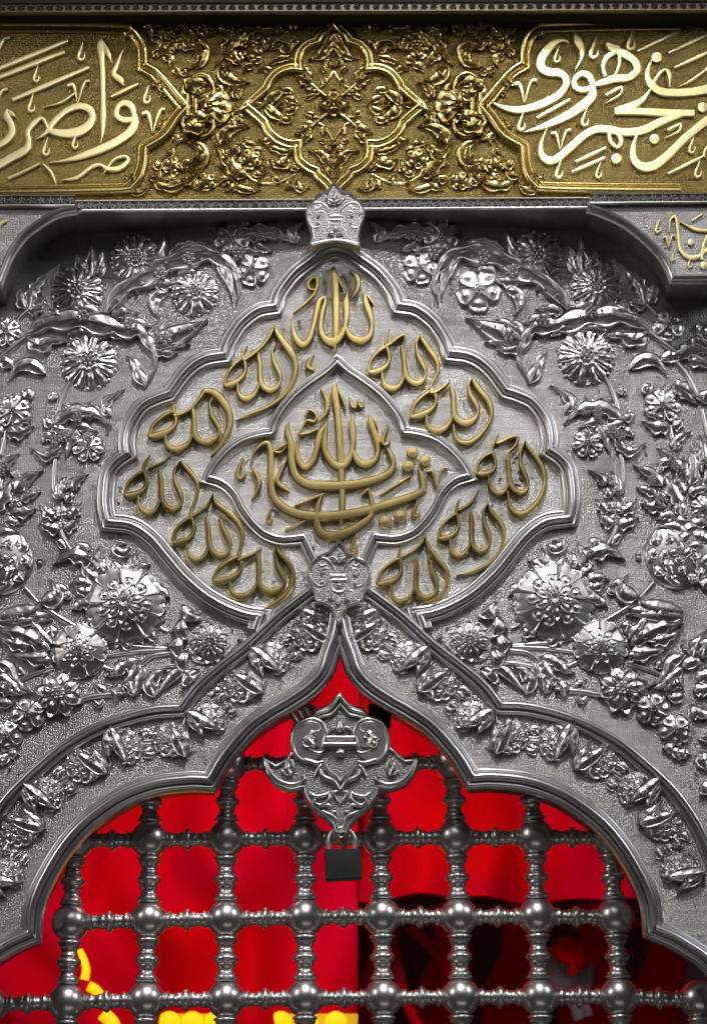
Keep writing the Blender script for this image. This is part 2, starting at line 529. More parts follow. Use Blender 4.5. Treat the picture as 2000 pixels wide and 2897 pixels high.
def flower(parent, x, y, r, kind, d, mat='relief', rot=0.0, hs=1.0):
    """flower (base) > petal, flower_centre, bead"""
    k = kpx(x, y, d)
    H = r * k * 0.088 * hs + 0.0020 * hs
    rb = r * 0.8 * k
    mbf = MB(); c0 = W(x, y, d)
    mbf.grid([[c0 + Vector((rb * q * math.cos(t), -hh * H * 0.5, rb * q * math.sin(t))) for t in [2 * PI * j / 24 for j in range(24)]] for q, hh in ((1.0, -0.2), (0.97, 0.5), (0.8, 1.0), (0.5, 1.9), (0.02, 2.6))], closed_v=True)
    f = mbf.build('flower', M[mat], parent, 50)
    def ring(n, pk, r0, L, h, lift, off=0.0, wr=1.0):
        for i in range(n):
            a = rot + off + 2 * PI * (i + 0.12 * RND.uniform(-1, 1)) / n
            place('bead' if pk == 'bead' else 'petal', pk, mat, f, x + r0 * math.cos(a), y + r0 * math.sin(a), d, L * RND.uniform(0.96, 1.04), h, a, lift, wr)
    if kind == 'daisy':
        for i in range(14):
            a = rot + 2 * PI * (i + 0.5) / 14
            place('bead', 'bead', mat, f, x + r * 0.95 * math.cos(a), y + r * 0.95 * math.sin(a), d, r * 0.09, H * 0.6)
        ring(14, 'narrow', r * 0.24, r * 0.78, H * 1.1, H * 0.2, wr=1.25)
        ring(9, 'bead', r * 0.33, r * 0.125, H * 0.8, H * 1.75)
        place('flower_centre', 'rosette', mat, f, x, y, d, r * 0.25, H * 0.9, 0, H * 1.9)
    elif kind == 'dahlia':
        ring(9, 'point', r * 0.62, r * 0.46, H * 0.6, 0.0, PI / 9)
        ring(9, 'heart', r * 0.34, r * 0.68, H * 1.15, H * 0.2, wr=1.45)
        ring(9, 'round', r * 0.32, r * 0.38, H * 0.75, H * 1.45, 0, 1.2)
        ring(9, 'point', r * 0.14, r * 0.42, H * 0.8, H * 2.0, PI / 9, 1.0)
        place('flower_centre', 'boss', mat, f, x, y, d, r * 0.23, H * 1.2, 0, H * 2.4)
    elif kind == 'dahlia2':
        ring(9, 'heart', r * 0.34, r * 0.68, H * 1.15, H * 0.2, wr=1.45)
        ring(9, 'point', r * 0.20, r * 0.50, H * 0.8, H * 1.4, PI / 9, 1.1)
        ring(8, 'point', r * 0.06, r * 0.34, H * 0.8, H * 1.95, 0, 1.1)
        place('flower_centre', 'rosette', mat, f, x, y, d, r * 0.18, H * 0.9, 0, H * 2.55)
    elif kind == 'point8':
        ring(8, 'point', r * 0.14, r * 0.88, H * 1.5, H * 0.25, wr=1.15)
        ring(8, 'bead', r * 0.2, r * 0.11, H * 0.8, H * 1.7)
        place('flower_centre', 'boss', mat, f, x, y, d, r * 0.18, H * 0.9, 0, H * 1.8)
    elif kind == 'small12':
        ring(12, 'point', r * 0.22, r * 0.78, H * 1.4, H * 0.2, wr=0.85)
        ring(10, 'bead', r * 0.27, r * 0.09, H * 0.7, H * 1.5)
        place('flower_centre', 'boss', mat, f, x, y, d, r * 0.2, H * 1.0, 0, H * 1.2)
    elif kind == 'round7':
        ring(7, 'round', r * 0.14, r * 0.86, H * 1.3, H * 0.2, wr=1.1)
        place('flower_centre', 'rosette', mat, f, x, y, d, r * 0.27, H * 0.9, 0, H * 1.55)
    else:
        ring(5, 'round', r * 0.10, r * 0.90, H * 1.4, H * 0.2, wr=1.5)
        place('flower_centre', 'rosette', mat, f, x, y, d, r * 0.28, H * 0.9, 0, H * 1.6)
    return f


# ------------------------------------------------------------------ traced outlines (left half, photo coordinates)
ARCH_IN = path([(958, 1752), (949, 1800), (931, 1850), (915, 1898), (878, 1941), (821, 1981), (764, 2015), (707, 2056), (660, 2108), (625, 2154), (594, 2209)],
               [(594, 2209), (535, 2207), (439, 2219), (351, 2251), (285, 2293), (221, 2347), (171, 2409), (132, 2475), (108, 2525), (94, 2572), (88, 2643)],
               [(88, 2643), (39, 2664), (0, 2687), (-60, 2730), (-110, 2800), (-150, 2990)])
ARCH_OUT = path([(900, 1662), (826, 1718), (781, 1755), (700, 1832), (623, 1893), (559, 1950), (514, 2009)],
                [(514, 2009), (439, 2014), (355, 2034), (272, 2066), (186, 2115), (121, 2168), (55, 2229), (9, 2282), (-40, 2360), (-90, 2480)])
MED = path([(951, 705), (919, 713), (879, 740), (835, 774), (805, 810), (788, 838), (778, 871)],
           [(778, 871), (731, 880), (689, 910), (667, 937), (645, 975), (635, 1007)],
           [(635, 1007), (610, 1010), (582, 1016), (551, 1032), (523, 1057), (497, 1091), (480, 1116)],
           [(480, 1116), (445, 1128), (407, 1147), (381, 1178), (366, 1210), (359, 1250), (363, 1285)],
           [(363, 1285), (332, 1307), (309, 1338), (301, 1385), (300, 1430), (309, 1475)],
           [(309, 1475), (375, 1484), (432, 1522), (480, 1578), (526, 1631), (586, 1683), (646, 1717), (698, 1736), (738, 1742)],
           [(738, 1742), (722, 1785)])
MED_IN = path([(953, 1018), (922, 1048), (878, 1079), (834, 1114), (799, 1154), (775, 1193), (766, 1223)],
              [(766, 1223), (742, 1226), (689, 1241), (648, 1267), (617, 1298), (595, 1329), (582, 1356)],
              [(582, 1356), (627, 1371), (661, 1402), (683, 1443), (710, 1480), (747, 1514), (789, 1529), (826, 1529), (856, 1525)],
              [(856, 1525), (883, 1582), (905, 1620)])


def poly_prism(mb, out, d_front, d_back, back=True, sides=True):
    """extruded flat polygon given in photo coordinates at the front plane"""
    F = [P(x, y, d_front) for x, y in out]
    B = [Vector((p.x, -d_back, p.z)) for p in F]
    n = len(out); o = len(mb.v)
    mb.v += [tuple(p) for p in F] + [tuple(p) for p in B]
    for t in tessellate_polygon([[Vector((x, y, 0)) for x, y in out]]):
        mb.f.append(tuple(o + i for i in t))
        if back: mb.f.append(tuple(o + n + i for i in reversed(t)))
    if sides:
        for i in range(n):
            j = (i + 1) % n; mb.f.append((o + i, o + j, o + n + j, o + n + i))


def both(left): return list(reversed(left)) + [mir(p) for p in left[1:]]


# silver wall plate with the arch opening
arch_full = both(ARCH_IN)                       # left bottom -> apex -> right bottom
outer = [(-260, 2990), (-260, 420), (2260, 420), (2260, 2990)]
poly = arch_full[:]                              # starts left bottom, ends right bottom
poly = poly + [(2260, 2990), (2260, 420), (-260, 420), (-260, 2990)]
mb = MB(); poly_prism(mb, [p[:2] for p in poly], 0.0, -0.115)
wall = struct(mb.build('silver_wall', M['field'], None, smooth=30))

# medallion plate, a millimetre proud
med = both(MED)
mb = MB(); poly_prism(mb, [p[:2] for p in med] + [(950, 1690)], 0.0012, 0.0)
medal = thing('silver_medallion', 'large scalloped silver medallion framing the ring of brass words', 'medallion', P(955, 1500, 0))
mb.build('ground_plate', M['plate'], medal, 0)

# mouldings
PR_MED = bead_profile(27, [(-20, 6.5, 0.0085), (-3, 11, 0.016), (17, 9, 0.0095)])
PR_MEDR = [(-u, h) for u, h in reversed(PR_MED)]
mb = MB(); sweep(mb, med, PR_MED, 0.0, 0.008)
mb.build('outer_frame', M['mould'], medal, 50)
PR_MI = bead_profile(16, [(-7, 8.5, 0.012), (10, 5.5, 0.0065)])
mb = MB(); sweep(mb, both(MED_IN), [(-u, h) for u, h in reversed(PR_MI)], 0.001, 0.006)
mb.build('inner_frame', M['mould'], medal, 50)

arch = thing('arch_border', 'silver arch border with twin mouldings and a chain of floral sprigs between', 'arch border', P(958, 1750, 0))
PR_AI = bead_profile(30, [(-22, 7, 0.010), (-3, 12.5, 0.019), (19, 10, 0.012)])
mb = MB(); sweep(mb, arch_full, PR_AI, 0.0, 0.010)
mb.build('inner_moulding', M['mould'], arch, 50)
PR_AO = bead_profile(19, [(-8, 10, 0.014), (12, 6, 0.007)])
for tf in (lambda p: p, mir):
    mb = MB(); pts = [tf(p) for p in ARCH_OUT]
    sweep(mb, pts, PR_AO if tf is mir else [(-u, h) for u, h in reversed(PR_AO)], 0.0, 0.007)
    mb.build('outer_moulding', M['mould'], arch, 50)


# floral sprigs of the arch border
def sprig(parent, x, y, ang, s, sv=1, d=0.0):
    """fan of scalloped petals behind a lily-shaped double leaf with a bead flower; ang = direction of the fan"""
    ca, sa_ = math.cos(ang), math.sin(ang)
    def L(u, v): return (x + s * (u * ca - sv * v * sa_), y + s * (u * sa_ + sv * v * ca))
    mbk = MB(); leaf_mesh(mbk, [L(-34, -52), L(-24, -20), L(-10, 15), L(0, 46)], 17 * s, 0.0085, d, 0, 0, 2, lift=0.0045)
    o = mbk.build('sprig', M['relief'], parent, 50)
    mbk = MB(); leaf_mesh(mbk, [L(-34, -50), L(-38, -20), L(-40, 5), L(-46, 32)], 14 * s, 0.0085, d, 0, 0, 2, lift=0.0035); mbk.build('leaf', M['relief'], o, 50)
    mbk = MB(); leaf_mesh(mbk, [L(-26, -30), L(-6, -34), L(14, -46)], 13 * s, 0.007, d, 0, 0, 1, lift=0.002); mbk.build('leaf', M['relief'], o, 50)
    for i, (aa, rr) in enumerate(((-1.45, 46), (-0.95, 50), (-0.45, 52), (0.05, 52), (0.55, 52), (1.05, 50), (1.5, 44))):
        px, py = L(-8 + rr * 0.12 * math.cos(aa), rr * 0.12 * math.sin(aa))
        place('petal', 'scallop', 'relief', o, px, py, d, rr * s * 0.95, 0.0055, ang + sv * aa, 0.0004 + 0.0004 * (i % 2), 0.95)
    for i, (aa, rr) in enumerate(((-0.8, 32), (-0.1, 34), (0.6, 33))):
        px, py = L(-8, 0)
        place('petal', 'scallop', 'relief', o, px, py, d, rr * s * 0.95, 0.0050, ang + sv * aa, 0.0032, 0.95)
    px, py = L(-25, -2)
    place('bead_flower', 'rosette5', 'relief', o, px, py, d, 10 * s, 0.0035, 0.3, 0.0105)
    for sg in (-1, 1):
        mbk = MB()
        leaf_mesh(mbk, [L(46, sg * 20), L(60, sg * 26), L(78, sg * 22)], 12 * s, 0.005, d, 2, 0.25, 2)
        mbk.build('leaflet', M['relief'], o, 60)
    mbk = MB(); tube(mbk, [L(42, 0), L(66, 0)], 6 * s, d); mbk.build('stem', M['relief'], o, 60)
    mbk = MB(); tube(mbk, [L(-36, -52), L(-62, -34)], 4.5 * s, d); mbk.build('stem', M['relief'], o, 60)


SPRIGS = [(905, 1738, -0.85, 0.9), (872, 1797, 2.45, 1.1), (771, 1864, -0.55, 1.12), (679, 1940, 2.5, 1.12), (595, 2035, -0.72, 1.1), (482, 2091, 3.05, 1.14), (355, 2113, -0.1, 1.16),
          (237, 2165, 2.53, 1.18), (132, 2249, -0.57, 1.18), (57, 2345, 2.2, 1.18), (14, 2478, -1.1, 1.18)]
for tf in (lambda p: p, mir):
    for (x, y, a, s) in SPRIGS:
        x2, y2 = tf((x, y))[:2]
        sprig(arch, x2, y2, a if tf is not mir else PI - a, s * 0.98, 1 if tf is not mir else -1)

# ------------------------------------------------------------------ overhanging ledge and corner brackets
def ledge_d(x):
    t = min(1.0, abs(x - 944) / 724.0)
    return 0.032 + 0.050 * t


xs = [210 + (1672 - 210) * i / 30 for i in range(31)]
mb = MB(); rows = []
for x in xs:
    d = ledge_d(x)
    yb, yt = 597 - 0.006 * (x - 944), 562 - 0.006 * (x - 944)
    a = P(x, yb, d); t_ = P(x, yt, d)
    rows.append([Vector((a.x, 0.002, a.z + 0.001)), a, t_, Vector((t_.x, -0.0255, t_.z + 0.004)), Vector((t_.x, 0.002, t_.z + 0.004))])
mb.grid(rows)
for r in (rows[0], rows[-1]): mb.add(r, [tuple(range(5))])
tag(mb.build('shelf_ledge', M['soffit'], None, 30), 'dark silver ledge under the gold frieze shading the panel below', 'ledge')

def strip(label, ylo, yhi, x0, x1, dfun, slope, n, group='flowered edging strips', mr='mould', mf='relief'):
    """narrow edging strip with a row of small bead flowers"""
    xm = (x0 + x1) / 2
    t = thing('edging_strip', label, 'edging strip', P(xm, (ylo + yhi) / 2 - slope * (xm - 944), dfun(xm)), group)
    yc = (ylo + yhi) / 2; hw = (yhi - ylo) / 2
    def rail(name, prof, mat):
        mb = MB(); rows = []
        for i in range(33):
            x = x0 + (x1 - x0) * i / 32; y = yc - slope * (x - 944); d = dfun(x)
            rows.append([W(x, y + v * hw, d, h, 0) for v, h in prof])
        mb.grid(rows); mb.add(rows[0], [tuple(range(len(prof)))]); mb.add(rows[-1], [tuple(range(len(prof)))])
        mb.build(name, M[mat], t, 40)
    rail('rail', ((-1, -0.004), (-1, 0.0035), (-0.86, 0.0048), (-0.74, 0.002), (-0.73, -0.004)), mr)
    rail('rail', ((0.60, -0.004), (0.62, 0.002), (0.74, 0.005), (0.9, 0.0055), (1, 0.004), (1.0, -0.004)), mr)
    rail('strip_ground', ((-0.735, -0.004), (-0.735, 0.0012), (0.605, 0.0012), (0.605, -0.004)), 'recessed')
    m = max(1, int((x1 - x0) / 27))
    for i in range(m):
        x = x0 + (x1 - x0) * (i + 0.5) / m; d = dfun(x)
        place('floret', 'rosette5', mf, t, x, yc - 1.5 - slope * (x - 944), d, 10.5, 0.0042, RND.uniform(0, 1), 0.0018)
    return t


strip('flowered silver strip edging the ledge on both sides of the crown ornament', 566, 596, 216, 1666, lambda x: ledge_d(x) + 0.001, 0.006, 50)
strip('short flowered silver strip above the left corner bracket', 552, 584, -60, 214, lambda x: 0.087, 0.003, 10)
strip('short flowered silver strip above the right corner bracket', 555, 583, 1668, 2080, lambda x: 0.087, 0.006, 14)
strip('flowered bronze strip darkened as in shade along the top edge above the gold frieze', 8, 37, -60, 2080, lambda x: 0.075, 0.003, 75, mr='shaded_bronze', mf='shaded_bronze')

# corner brackets
def bracket(label, lip, extra, script_side):
    t = thing('corner_bracket', label, 'bracket', P(lip[0][0], lip[0][1], 0.082), 'corner brackets under the frieze')
    mb = MB(); poly_prism(mb, [p[:2] for p in lip + extra], 0.082, 0.0)
    mb.build('board', M['bracket'], t, 30)
    mb = MB(); sweep(mb, lip, [(-13, -0.001), (-12, 0.005), (-5, 0.009), (3, 0.008), (8, 0.004), (12, 0.0005), (12, -0.001)] if script_side == 'R' else
                     [(-12, -0.001), (-12, 0.0005), (-8, 0.004), (-3, 0.008), (5, 0.009), (12, 0.005), (13, -0.001)], 0.082, 0.004)
    mb.build('lip', M['mould'], t, 50)
    return t


LIPR = path([(1660, 589), (1673, 591), (1721, 609), (1774, 636), (1826, 678), (1866, 719), (1890, 757), (1903, 789)], [(1903, 789), (2080, 788)])
LIPL = path([(222, 592), (215, 593), (162, 605), (110, 635), (66, 670), (31, 719), (9, 771), (-2, 800)], [(-2, 800), (-90, 802)])
brR = bracket('right silver corner bracket with pale gold lettering cut off by the edge', LIPR, [(2080, 570), (1660, 575)], 'R')
brL = bracket('left silver corner bracket with only a sliver of gold lettering', LIPL, [(-90, 575), (222, 578)], 'L')

# ------------------------------------------------------------------ gold frieze
mb = MB(); poly_prism(mb, [(-160, 590), (-160, -40), (2160, -40), (2160, 590)], 0.025, 0.0)
frz = struct(mb.build('gold_frieze_wall', M['gold_ground'], None, 0))
# dark cornice above
mb = MB()
a0, a1 = P(-200, 34, 0.0745), P(2200, 27, 0.0745)
for (za, ya, zb, yb) in ():
    pass
zc = P(944, 30, 0.0745).z
mb.add([(-0.75, -0.0745, zc + 0.000), (0.75, -0.0745, zc), (0.75, -0.0745, zc + 0.30), (-0.75, -0.0745, zc + 0.30),
        (-0.75, 0.0, zc), (0.75, 0.0, zc), (0.75, 0.0, zc + 0.30), (-0.75, 0.0, zc + 0.30)],
       [(0, 1, 2, 3), (4, 5, 6, 7), (0, 1, 5, 4), (3, 2, 6, 7), (0, 3, 7, 4), (1, 2, 6, 5)])
tag(mb.build('cornice', M['dark'], None, 0), 'black cornice board above the gold frieze along the top', 'cornice')

# ------------------------------------------------------------------ lattice grille
GD = -0.088
gr = thing('lattice_grille', 'silver lattice of turned spindles and round balls filling the arch', 'grille', P(960, 2600, GD))
ROWS = {
    0: [(430, 2165), (648, 2162), (862, 2160), (1070, 2158), (1279, 2158), (1490, 2158)],
    1: [(215, 2378), (423, 2376), (640, 2374), (863, 2372), (1075, 2371), (1288, 2370), (1513, 2369), (1722, 2369)],
    2: [(200, 2611), (421, 2604), (640, 2600), (863, 2596), (1080, 2594), (1298, 2594), (1519, 2593), (1739, 2595)],
    3: [(-30, 2842), (191, 2836), (414, 2830), (640, 2828), (863, 2824), (1084, 2823), (1303, 2821), (1526, 2821), (1750, 2820), (1976, 2828)],
    4: [(-45, 3074), (183, 3068), (408, 3062), (640, 3060), (863, 3056), (1088, 3055), (1309, 3053), (1534, 3053), (1762, 3052), (1990, 3058)],
    -1: [(862, 1950), (1068, 1950)],
}


def lathe(mb, a, b, prof, ns=20):
    """turned bar from a to b: prof = (t, radius)"""
    ax = (b - a); L = ax.length; ax.normalize()
    u = ax.cross(Vector((0, 1, 0.1))).normalized(); v = ax.cross(u)
    rows = [[a + ax * (t * L) + (u * math.cos(w) + v * math.sin(w)) * r for w in [2 * PI * j / ns for j in range(ns)]] for t, r in prof]
    mb.grid(rows, closed_v=True)


kk = kpx(960, 2600, GD)
def ball_mesh():
    mb = MB(); R0 = 54 * kk; rows = []
    for i in range(21):
        a = PI * i / 20
        rows.append([(R0 * math.sin(a) * math.cos(t), R0 * math.sin(a) * math.sin(t), R0 * math.cos(a)) for t in [2 * PI * j / 32 for j in range(32)]])
    mb.grid(rows, closed_v=True)
    me = mb.mesh('ball'); shade(me, 180); me.materials.append(M['ball']); return me


def ring_profile(half, vert):
    """list of (distance from ball centre px, radius px) up to the middle"""
    if vert:
        return [(45, 10), (49, 28), (51, 33), (54, 35.5), (57, 35.5), (59, 32), (60, 28), (62, 30.5), (64, 30), (66, 29.5), (68, 29.5), (71, 25), (76, 23), (82, 22.5), (88, 23), (90, 25), (93, 26), (half - 13, 25), (half - 11, 28), (half - 8, 32), (half - 4, 34.5), (half, 35)]
    return [(45, 12), (50, 21), (53, 25), (56, 22), (58, 22), (59, 25), (63, 25.5), (65, 21), (68, 19), (74, 18.5), (84, 18.5), (87, 21), (90, 22), (94, 22), (half - 12, 20), (half - 9, 25), (half - 6, 29), (half - 3, 31), (half, 31.5)]


BM = ball_mesh()
BP = {}
for r, lst in ROWS.items():
    for (x, y) in lst:
        p = P(x, y, GD); BP[(r, x, y)] = p
        if r in (0, -1) and x not in (648, 1279): continue
        o = put('ball', BM, None, gr, p, RND.uniform(0, 6))


def spindle(a, b, name, vert=False, sc=1.0):
    pa, pb = P(a[0], a[1], GD), P(b[0], b[1], GD)
    L = (pb - pa).length; half = L / kk / 2
    pr = ring_profile(half, vert)
    prof = [(d_ * kk / L, r * kk * sc) for d_, r in pr] + [(1 - d_ * kk / L, r * kk * sc) for d_, r in reversed(pr[:-1])]
    mb = MB(); lathe(mb, pa, pb, prof)
    mb.build(name, M['ball'], gr, 40)


for r in (0, 1, 2, 3, 4):
    l = ROWS[r]
    for p, q in zip(l, l[1:]):
        if r == 4: continue
        spindle(p, q, 'horizontal_spindle')
def col_match(lo, hi):
    for p in lo:
        q = min(hi, key=lambda c: abs(c[0] - p[0]))
        if abs(q[0] - p[0]) < 60: spindle(p, q, 'vertical_spindle', True)
for r in (0, 1, 2, 3): col_match(ROWS[r], ROWS[r + 1])
col_match(ROWS[-1], [ROWS[0][2], ROWS[0][3]])

# ------------------------------------------------------------------ what stands behind the lattice
def slab(mb, x0, y0, x1, y1, d, th=0.01, bulge=0.0, n=12):
    """hanging or board of real thickness; bulge gives it soft folds"""
    rows = []
    for j in range(n + 1):
        y = y0 + (y1 - y0) * j / n; v = y * 0.006
        row = []
        for i in range(n + 1):
            x = x0 + (x1 - x0) * i / n; u = x * 0.011
            f = math.sin(u + 0.8 * math.sin(v * 0.9)) + 0.55 * math.sin(2.3 * u - v + 1.2 * math.sin(v * 1.7 + u * 0.4)) + 0.4 * math.sin(1.9 * v + 0.7 * u)
            row.append(W(x, y, d, bulge * f, 0))
        rows.append(row)
    mb.grid(rows)
    for e in (rows[0], rows[-1], [r[0] for r in rows], [r[-1] for r in rows]):
        mb.grid([e, [p + Vector((0, th, 0)) for p in e]])


mb = MB(); slab(mb, -530, 1500, 1012, 3400, -0.80, 0.012, 0.045, 70)
tag(mb.build('red_hanging', M['red'], None, 70), 'bright red hanging behind the left half of the lattice', 'hanging')
mb = MB(); slab(mb, 1016, 1500, 2600, 2542, -0.84, 0.03, 0.045, 60)
tag(mb.build('red_valance', M['red'], None, 70), 'bright red valance behind the upper right of the lattice with a straight lower edge', 'valance')
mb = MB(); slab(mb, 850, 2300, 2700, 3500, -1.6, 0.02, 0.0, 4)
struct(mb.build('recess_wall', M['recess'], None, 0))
for i, (x, w, lb) in enumerate(((1060, 70, 'leftmost'), (1250, 90, 'second'), (1450, 100, 'third'), (1660, 90, 'fourth'), (1860, 90, 'rightmost'))):
    mb = MB(); tube(mb, [(x, 2560, w * 0.4), (x + 30, 2700, w * 0.6), (x - 10, 2850, w * 0.8), (x + 40, 3050, w)], 30, -1.4, 0.6)
    tag(mb.build('drape_fold', M['red'], None, 60), '%s dim red drape fold deep in the dark recess' % lb, 'drape', 'drape folds in the recess')
RIB = [[(1160, 2620), (1230, 2690), (1290, 2780), (1300, 2900)], [(1110, 2640), (1125, 2740), (1160, 2860), (1210, 2950)], [(1560, 2680), (1640, 2730), (1700, 2670), (1735, 2655)]]
RL = ['thin red ribbon curving down in the dark recess right of the middle', 'short red ribbon beside the middle edge of the dark recess', 'pink-red ribbon loop in the dark recess near the right end']
for pts, lb in zip(RIB, RL):
    mb = MB(); tube(mb, pts, 15, -1.1, 0.6); tag(mb.build('ribbon', M['red'], None, 60), lb, 'ribbon', 'ribbons in the dark recess')
mb = MB(); leaf_mesh(mb, [(1600, 2660), (1600, 2740), (1625, 2810), (1650, 2880)], 70, 0.03, -1.15, 0, 0, 1, tip=0.4)
tag(mb.build('cloth_bundle', M['grey'], None, 60), 'pale grey cloth bundle blurred in the dark recess at right', 'cloth')
mb = MB(); leaf_mesh(mb, [(1560, 2680), (1600, 2690), (1625, 2720), (1615, 2760)], 34, 0.03, -1.08, 0, 0, 1, tip=0.4)
tag(mb.build('rose_petal_heap', M['red'], None, 60), 'pink-red blurred heap over the grey cloth bundle', 'cloth')
for i, (x, lb) in enumerate(((1130, 'left'), (1420, 'middle'), (1680, 'right'))):
    mb = MB(); slab(mb, x, 2575 + 12 * i, x + 200, 2592 + 14 * i, -1.05, 0.02, 0.003, 6)
    tag(mb.build('shelf_rail', M['red'], None, 40), '%s dim red rail across the dark recess' % lb, 'rail', 'rails in the dark recess')
# yellow lamps
lampset = thing('lamp_strip', 'strip of glowing yellow lamps low behind the lattice left of the middle', 'lamp strip', P(700, 2890, -0.77))
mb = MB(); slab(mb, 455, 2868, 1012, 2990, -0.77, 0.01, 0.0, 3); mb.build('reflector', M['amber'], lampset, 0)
for x in (480, 545, 610, 710, 795, 870, 950):
    mb = MB(); bump_disc(mb, x, 2890, 30, 0.012, -0.769, 14, 5); mb.build('bulb', M['yellow'], lampset, 180)
for pts, r, lb in (([(222, 2690), (236, 2720), (242, 2745), (238, 2772)], 14, 'upper glowing yellow lamp tube behind the lower left lattice'),
                   ([(252, 2790), (270, 2800), (284, 2816)], 15, 'short glowing yellow lamp blob beside a ball at lower left'),
                   ([(292, 2868), (318, 2893), (330, 2930)], 20, 'lowest glowing yellow lamp tube at the bottom left'),
                   ([(158, 2672), (168, 2690)], 7, 'tiny yellow lamp glint beside the arch foot')):
    mb = MB(); tube(mb, pts, r, -0.77, 0.9); tag(mb.build('lamp_tube', M['yellow'], None, 60), lb, 'lamp', 'yellow lamp tubes behind the lattice')
# lamps that light the inside
area('interior_lamp', tuple(P(500, 1900, -0.20)), tuple(P(450, 2650, -0.80)), 0.5, 0.12, 2.0, (1.0, 0.6, 0.6))
area('interior_lamp', tuple(P(1420, 1900, -0.20)), tuple(P(1420, 2400, -0.84)), 0.4, 0.12, 1.3, (1.0, 0.55, 0.5))

# ------------------------------------------------------------------ padlock
pl = thing('padlock', 'black padlock with bright steel shackle hanging from the pendant ornament', 'padlock', P(965, 2445, -0.02))
def rounded_box(c, a, b, th, z, d0):
    pass
quad = [ZP.p(655, 1352), ZP.p(916, 1346), ZP.p(921, 1556), ZP.p(664, 1571)]
ins = []
for i in range(4):
    p, q, r_ = quad[i - 1], quad[i], quad[(i + 1) % 4]
    v1 = (Vector(p) - Vector(q)).normalized(); v2 = (Vector(r_) - Vector(q)).normalized()
    for f in (0, 0.5, 1):
        c_ = Vector(q) + v1 * 5 * (1 - f) ** 1.5 + v2 * 5 * f ** 1.5
        ins.append((c_.x, c_.y))
mb = MB(); rows = []
ctr = Vector((sum(p[0] for p in ins) / len(ins), sum(p[1] for p in ins) / len(ins)))
for s_, d_ in ((0.93, -0.040), (0.99, -0.037), (1.0, -0.034), (1.0, -0.018), (0.985, -0.0145), (0.95, -0.0125), (0.5, -0.0115), (0.02, -0.0115)):
    rows.append([W(ctr.x + (x - ctr.x) * s_, ctr.y + (y - ctr.y) * s_, -0.0125, d_ + 0.0125, 0) for x, y in ins])
mb.grid(rows, closed_v=True); mb.add(rows[-1], [tuple(range(len(ins)))]); mb.build('lock_body', M['black'], pl, 40)
sh = cr(ZP([(690, 1365), (689, 1300), (705, 1248), (745, 1215), (800, 1212), (845, 1240), (868, 1290), (872, 1362)]), 6)
mb = MB(); rows = []
N = normals2(sh)
for p, q in zip(sh, N):
    c_ = P(p[0], p[1], -0.016); n3 = Vector((q[0], 0, -q[1])).normalized(); y3 = Vector((0, 1, 0))
    rows.append([c_ + (n3 * math.cos(t) + y3 * math.sin(t)) * 0.0034 for t in [2 * PI * j / 12 for j in range(12)]])
mb.grid(rows, closed_v=True); mb.build('shackle', M['steel'], pl, 80)


# ------------------------------------------------------------------ calligraphy
HL = 0.0085      # letter thickness
class Script:
    """a group of strokes; each stroke is one part, a hair higher than the last so that faces never coincide"""
    def __init__(s, name, label, d, h, mat, loc, cat='inscription', group=None, bev=3.2):
        s.t = thing(name, label, cat, loc, group); s.d = d; s.h = h; s.m = M[mat]; s.i = 0; s.bev = bev

    def st(s, zf, pts, name='letter_stroke', wk=1.0):
        s.i += 1
        q = [(a[0], a[1], a[2] * wk) for a in zf(pts)]
        mb = MB(); stroke(mb, q, s.h + 0.00006 * (s.i % 14), s.d, s.bev)
        mb.build(name, s.m, s.t, 22)

    def dot(s, zf, x, y, r, name='dot'):
        (px, py, pr), = zf([(x, y, r)])
        mb = MB(); rows = []
        for rr, hh in ((1.0, -0.001), (1.0, s.h - 0.0012), (0.9, s.h), (0.02, s.h + 0.0004)):
            rows.append([W(px + pr * rr * math.cos(2 * PI * j / 24), py + pr * rr * math.sin(2 * PI * j / 24), s.d, hh, s.h) for j in range(24)])
        mb.grid(rows, closed_v=True); mb.build(name, s.m, s.t, 35)

    def hook(s, zf, x, y, k=1.0):
        """small hook mark, tip at x, y"""
        s.st(zf, [(x, y, 2), (x - 16 * k, y + 45 * k, 11 * k), (x - 34 * k, y + 98 * k, 14 * k), (x - 20 * k, y + 122 * k, 13 * k), (x + 4 * k, y + 108 * k, 9 * k), (x + 8 * k, y + 75 * k, 2)], 'hook_mark')

    def vee(s, zf, x, y, k=1.0):
        s.st(zf, [(x, y + 20 * k, 14 * k), (x + 30 * k, y + 12 * k, 15 * k), (x + 48 * k, y + 45 * k, 14 * k), (x + 66 * k, y + 145 * k, 2)], 'vowel_mark')
        s.st(zf, [(x + 150 * k, y - 10 * k, 12 * k), (x + 120 * k, y - 6 * k, 12 * k), (x + 98 * k, y + 40 * k, 11 * k), (x + 72 * k, y + 135 * k, 3)], 'vowel_mark')


# the word: template measured on the upper right one
T_HA = [(330, 490, 36), (240, 540, 36), (140, 625, 35), (55, 740, 32), (25, 860, 30), (40, 935, 46), (140, 925, 64), (250, 885, 56), (335, 815, 45), (374, 720, 33), (368, 610, 34), (335, 500, 38)]
T_LAM2 = [(250, 930, 22), (262, 1060, 34), (320, 1175, 55), (420, 1225, 65), (530, 1185, 52), (598, 1090, 36), (628, 990, 24), (640, 900, 30)]
T_LAM1 = [(606, 440, 3), (600, 520, 36), (628, 640, 44), (640, 800, 44), (652, 920, 50), (690, 1030, 55), (765, 1110, 60), (860, 1138, 64), (948, 1090, 52), (1000, 995, 26), (990, 880, 42), (935, 760, 48), (876, 640, 42), (855, 540, 32)]
T_STEM = [(850, 560, 30), (866, 450, 26), (920, 265, 3)]
T_ANCH = [(20, 950), (420, 1290), (860, 1205)]          # left tip, bottom of each bowl


